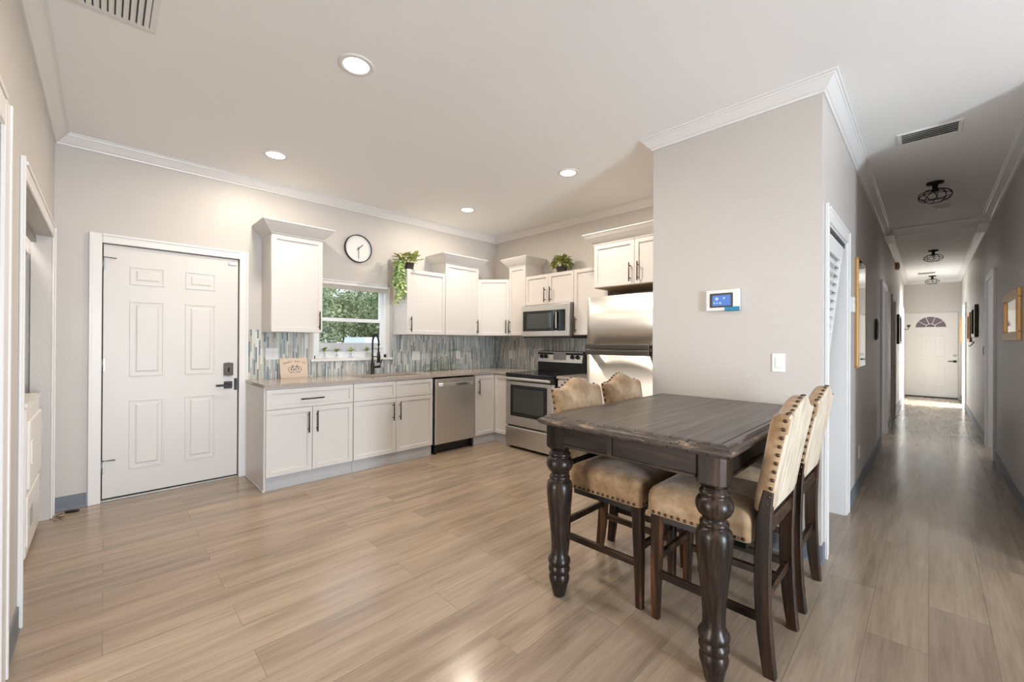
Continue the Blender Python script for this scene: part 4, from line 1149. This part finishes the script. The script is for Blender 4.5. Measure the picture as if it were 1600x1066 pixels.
# ------------------------------------------------------------------ things on the counter and sill
sg = thing('bicycle_sign', (-4.505, 1.377, 0.915), 'tan wooden sign with a bicycle print leaning on the tile', 'sign', rotz=R90)
sg.rotation_euler = (0, 0, R90)
sg.matrix_world = Matrix.Translation((-4.53, 1.377, 0.915)) @ Matrix.Rotation(R90, 4, 'Z') @ Matrix.Rotation(math.radians(-14), 4, 'X')
b = MB(); b.box(-0.13, 0.13, 0.0, 0.016, 0.0, 0.205, 0.002); bd = b.obj('board', 'paper', sg)
def ringp(b, cx, cz, r_, tr, y=-0.0006): b.tube([(cx+r_*math.cos(2*math.pi*i/24), y, cz+r_*math.sin(2*math.pi*i/24)) for i in range(24)], tr, 5, closed=True)
b = MB()
wa, wb = (-0.028, 0.088), (0.043, 0.088); R_ = 0.028
for w_c in (wa, wb):
    ringp(b, w_c[0], w_c[1], R_, 0.0017); ringp(b, w_c[0], w_c[1], 0.004, 0.0015)
    for k in range(8): b.tube([(w_c[0], -0.0003, w_c[1]), (w_c[0]+R_*math.cos(k*math.pi/4), -0.0003, w_c[1]+R_*math.sin(k*math.pi/4))], 0.0005, 4)
bbk, seat_, head = (0.004, 0.082), (-0.012, 0.122), (0.030, 0.124)
for p, q in ((wa, bbk), (wa, seat_), (bbk, seat_), (bbk, head), (seat_, (0.029, 0.118)), (wb, head), (head, (0.026, 0.134)), ((0.026, 0.134), (0.036, 0.137)), ((-0.022, 0.127), (-0.004, 0.127)), (seat_, (-0.013, 0.127))):
    b.tube([(p[0], -0.0006, p[1]), (q[0], -0.0006, q[1])], 0.0018, 5)
b.tube([(-0.045+0.10*i/10, -0.0006, 0.058-0.004*math.sin(math.pi*i/10)) for i in range(11)], 0.0016, 5)
b.obj('bicycle_print', 'ink', bd)
b = MB()
txt = 'HONEY BEE CO'
for i, c_ in enumerate(txt):
    if c_ == ' ': continue
    a = (i-(len(txt)-1)/2)/((len(txt)-1)/2)*0.40
    R0 = 0.245; x = R0*math.sin(a)+0.007; z = 0.172-R0*(1-math.cos(a))
    mt = Matrix.Translation((x, -0.0008, z-0.012)) @ Matrix.Rotation(a, 4, 'Y') @ Matrix.Rotation(math.radians(90), 4, 'X')
    text_mesh(b, c_, 0.026, mt)
b.obj('lettering', 'inkr', bd)

GJ = 'clear glass jars on the counter'
def jar(x, y, r_, h, lab, lid, neck=0.75, tall=False):
    o = thing('glass_jar', (x, y, 0.915), lab, 'jar', GJ)
    b = MB()
    if tall: pr = [(r_*0.9, 0), (r_, 0.008), (r_, h*0.55), (r_*0.72, h*0.66), (r_*0.5, h*0.78), (r_*0.5, h*0.86), (r_*1.2, h*0.93), (r_*1.25, h)]
    else: pr = [(r_*0.9, 0), (r_, 0.008), (r_, h*0.72), (r_*neck, h*0.82), (r_*neck, h*0.9)]
    b.lathe(pr, n=24, cap1=False); inner = [(q[0]-0.003, max(q[1], 0.006)) for q in pr]
    b.lathe(inner, n=24, cap1=False); b.obj('vessel', 'jar', o)
    if lid:
        b = MB(); b.lathe([(r_*neck+0.003, h*0.86), (r_*neck+0.006, h*0.9), (r_*neck+0.006, h*0.98), (r_*0.3, h)], n=24); b.obj('lid', lid, o)
jar(-4.43, 2.878, 0.050, 0.092, 'squat clear glass jar at the left of the jars', 'jar')
jar(-4.45, 3.018, 0.046, 0.150, 'clear glass jar with narrow neck beside the squat jar', 'jar', 0.7)
jar(-4.47, 3.165, 0.060, 0.195, 'wide clear glass jar with a green-tinted lid', 'jar', 0.8)
jar(-4.46, 3.305, 0.042, 0.285, 'tallest glass jar with a flared rim in front of the outlet', None, tall=True)

# ------------------------------------------------------------------ plants
def leaf(b, p, d, n_, L, wd_, droop=0.25):
    d = Vector(d).normalized(); n_ = Vector(n_); s = d.cross(n_)
    if s.length < 1e-3: s = d.cross(Vector((1, 0, 0.3)))
    s.normalize(); n_ = s.cross(d)
    P_ = Vector(p); rows = []
    for u, w in ((0.0, 0.12), (0.25, 0.8), (0.55, 1.0), (0.8, 0.65), (1.0, 0.05)):
        c_ = P_+d*(L*u)-n_*(L*droop*u*u); e_ = wd_*0.5*w
        rows.append((c_-s*e_+n_*(e_*0.35), c_, c_+s*e_+n_*(e_*0.35)))
    R = [[b.bm.verts.new(q) for q in r_] for r_ in rows]; fs = []
    for a, c_ in zip(R, R[1:]):
        fs += [b.bm.faces.new((a[0], a[1], c_[1], c_[0])), b.bm.faces.new((a[1], a[2], c_[2], c_[1]))]
    b._tag(fs, True)
def leaf4(b, p, d, n_, L, w):
    d = Vector(d).normalized(); n_ = Vector(n_); s = d.cross(n_)
    if s.length < 1e-3: s = Vector((0, 0, 1))
    s.normalize(); p = Vector(p); k = n_.normalized()*(w*0.2)
    a, c_, e_, f_ = (b.bm.verts.new(q) for q in (p, p+d*(L*0.5)+s*(w*0.5)+k, p+d*L, p+d*(L*0.5)-s*(w*0.5)+k))
    b._tag([b.bm.faces.new((a, c_, e_)), b.bm.faces.new((a, e_, f_))])
def pot(r_, h, root):
    b = MB(); b.lathe([(r_*0.78, 0), (r_*0.8, 0.004), (r_, h), (r_+0.003, h), (r_-0.004, h-0.004), (r_-0.008, h-0.02)], n=24); o = b.obj('pot', 'pot', root)
    b = MB(); b.lathe([(r_-0.008, h-0.021), (r_-0.008, h-0.02)], n=20); b.obj('soil', 'soil', o)
rnd = random.Random(5)
p1 = thing('trailing_plant', (-4.36, 2.575, ZU+0.765), 'variegated trailing plant in a dark pot hanging over the cabinet side', 'plant')
pot(0.062, 0.085, p1)
b = MB(); st = MB()
for k in range(110):
    a = rnd.random()*6.28; e_ = rnd.random(); d_ = Vector((math.cos(a)*(1-e_*0.5), math.sin(a)*(1-e_*0.5)-0.35, 0.2+e_*0.9))
    p = Vector((0.04*math.cos(a), 0.04*math.sin(a), 0.085))+d_.normalized()*(0.02+0.10*rnd.random())
    leaf(b, p, d_+Vector((rnd.gauss(0, .4), rnd.gauss(0, .4), rnd.gauss(0, .3))), (0, 0, 1), 0.05+0.025*rnd.random(), 0.028+0.014*rnd.random())
b.obj('crown_leaves', 'leaf2', p1)
for v in range(7):
    b = MB(); x = -0.02+0.030*rnd.random()*v*0.5; L = 0.22+0.24*rnd.random() if v else 0.47
    pts = [Vector((x*0.5, -0.03, 0.09)), Vector((x, -0.085, 0.115))]
    y = -0.115-0.028*rnd.random()
    n_ = 12
    for i in range(n_+1):
        pts.append(Vector((x+0.02*math.sin(i*0.9+v), y-0.012*math.sin(i*0.6+v*2), 0.09-L*i/n_)))
    b.tube(pts, 0.0022, 5)
    for i in range(2, len(pts)):
        for s in (-1, 1):
            d_ = Vector((rnd.gauss(0.25, 0.35), s*0.8, -0.35-0.3*rnd.random()))
            leaf(b, pts[i], d_, Vector((1, 0, 0.4)), 0.045+0.025*rnd.random(), 0.028+0.012*rnd.random())
    b.obj('vine', 'leaf', p1)
p2 = thing('potted_plant', (-3.20, 4.02, 1.755+0.375), 'bushy lime-green potted plant above the microwave cabinet', 'plant')
pot(0.068, 0.09, p2)
b = MB()
for k in range(190):
    a = rnd.random()*6.28; e_ = math.asin(min(1, max(-0.25, rnd.random()*1.15-0.2)))
    d_ = Vector((math.cos(a)*math.cos(e_), math.sin(a)*math.cos(e_), math.sin(e_)+0.1))
    p = Vector((0, 0, 0.115))+Vector((d_.x*0.115, d_.y*0.085, d_.z*0.085))*(0.55+0.45*rnd.random())
    leaf(b, p, d_+Vector((rnd.gauss(0, .35), rnd.gauss(0, .35), rnd.gauss(-.1, .3))), (0, 0, 1), 0.050+0.025*rnd.random(), 0.028+0.016*rnd.random(), 0.4)
b.obj('foliage', 'leaf2', p2)
GS = 'green sprigs in little glass vases on the windowsill'
sp0 = None
labs = ['leftmost green sprig in a small glass vase on the windowsill', 'green sprig in a small glass vase, second from the left on the windowsill', 'green sprig in a small glass vase at the middle of the windowsill',
        'green sprig in a small glass vase just left of the faucet neck', 'rightmost green sprig in a small glass vase behind the faucet']
for i, y in enumerate((1.700, 1.832, 1.990, 2.178, 2.316)):
    r = thing('sprig_vase', (XL-0.02, y, WZ0+0.022), labs[i], 'plant', GS)
    b = MB(); b.lathe([(0.017, 0), (0.019, 0.004), (0.019, 0.032), (0.013, 0.046), (0.013, 0.056)], n=16, cap1=False); b.obj('vase', 'jar', r)
    b = MB(); rn = random.Random(20+i)
    b.tube([(0, 0, 0.02), (0.003, 0.003, 0.065), (0.0, 0, 0.095)], 0.002, 5)
    for k in range(6+i % 2*2):
        a = k*2.4+i; d_ = Vector((0.5*math.cos(a), math.sin(a), 0.45+0.4*rn.random()))
        leaf(b, (0, 0, 0.07+0.02*rn.random()), d_, (0, 0, 1), 0.054+0.016*rn.random(), 0.034+0.010*rn.random(), 0.35)
    b.obj('sprig', 'sprout', r)

# ------------------------------------------------------------------ outdoors beyond the window
struct(bx(-40, -4.76, -25, 40, -0.35, -0.25).obj('ground', 'grass'))
struct(bx(-4.76, 8, 14.41, 40, -0.35, -0.25).obj('front_yard', 'grass'))
M['brick'] = textured_paint('neighbour_brick', (0.17, 0.095, 0.10), 0.9, 8, 0.5)
struct(bx(-4.7, 6, 21.0, 21.2, -0.3, 3.2).obj('wall_neighbour', 'brick'))
struct(bx(-12.2, -12.0, -20, 30, -0.3, 1.24).obj('fence', 'fence'))
vn = thing('white_van', (-15.5, 8.4, -0.25), 'white van roof showing above the garden wall', 'vehicle')
b = MB(); b.prism([(-1.0, 0.35), (1.0, 0.35), (1.0, 1.35), (0.86, 1.69), (-0.86, 1.69), (-1.0, 1.35)], -1.6, 3.4, 'y'); b.obj('body', 'van', vn)
for (x, y) in ((-0.95, -0.9), (0.95, -0.9), (-0.95, 2.5), (0.95, 2.5)):
    b = MB(); b.lathe([(0.34, -0.11), (0.36, -0.09), (0.36, 0.09), (0.34, 0.11)], x, y, 0.36, 20, axis='x'); b.obj('wheel', 'blackp', vn)
def tree(loc, R_, h, seed, lab, n_=15000):
    rn = random.Random(seed)
    r = thing('tree', loc, lab, 'tree', 'trees beyond the garden wall')
    b = MB(); b.tube([(0, 0, 0), (0.1, 0, h*0.35), (0, 0.15, h*0.7)], [0.16, 0.12, 0.06], 8)
    for k in range(5):
        a = k*1.3; b.tube([(0, 0, h*0.35), (R_*0.5*math.cos(a), R_*0.5*math.sin(a), h*0.6), (R_*0.8*math.cos(a), R_*0.8*math.sin(a), h*0.75)], [0.08, 0.05, 0.02], 6)
    b.obj('trunk', 'bark', r)
    b = MB()
    lumps = [(R_*rn.uniform(-0.6, 0.6), R_*rn.uniform(-0.75, 0.75), h*(0.20+0.62*rn.random()), R_*(0.28+0.25*rn.random())) for _ in range(26)]
    for k in range(n_):
        lx, ly, lz, lr = lumps[k % len(lumps)]
        v = Vector((rn.gauss(0, 1), rn.gauss(0, 1), rn.gauss(0, 1))).normalized()*lr*(0.55+0.45*rn.random())
        d_ = Vector((rn.gauss(0, 1), rn.gauss(0, 1), rn.gauss(0, 1)))
        s_ = 0.075+0.075*rn.random()
        leaf4(b, (max(-R_, min(R_, lx+v.x)), max(-R_, min(R_, ly+v.y)), max(0.7, lz+v.z)), d_, v, s_*1.7, s_)
    b.obj('foliage', 'tree', r)
tree((-21.0, 5.6, -0.25), 2.7, 4.9, 1, 'leafy tree at the left of the kitchen window view')
tree((-21.0, 12.2, -0.25), 2.7, 5.2, 2, 'leafy tree at the right of the kitchen window view')
tree((-29.0, 12.0, -0.25), 3.3, 6.6, 3, 'taller leafy tree behind the other two outside the window', 16000)
tree((-1.9, 18.2, -0.25), 1.3, 3.4, 4, 'small tree outside the front door fanlight', 2500)
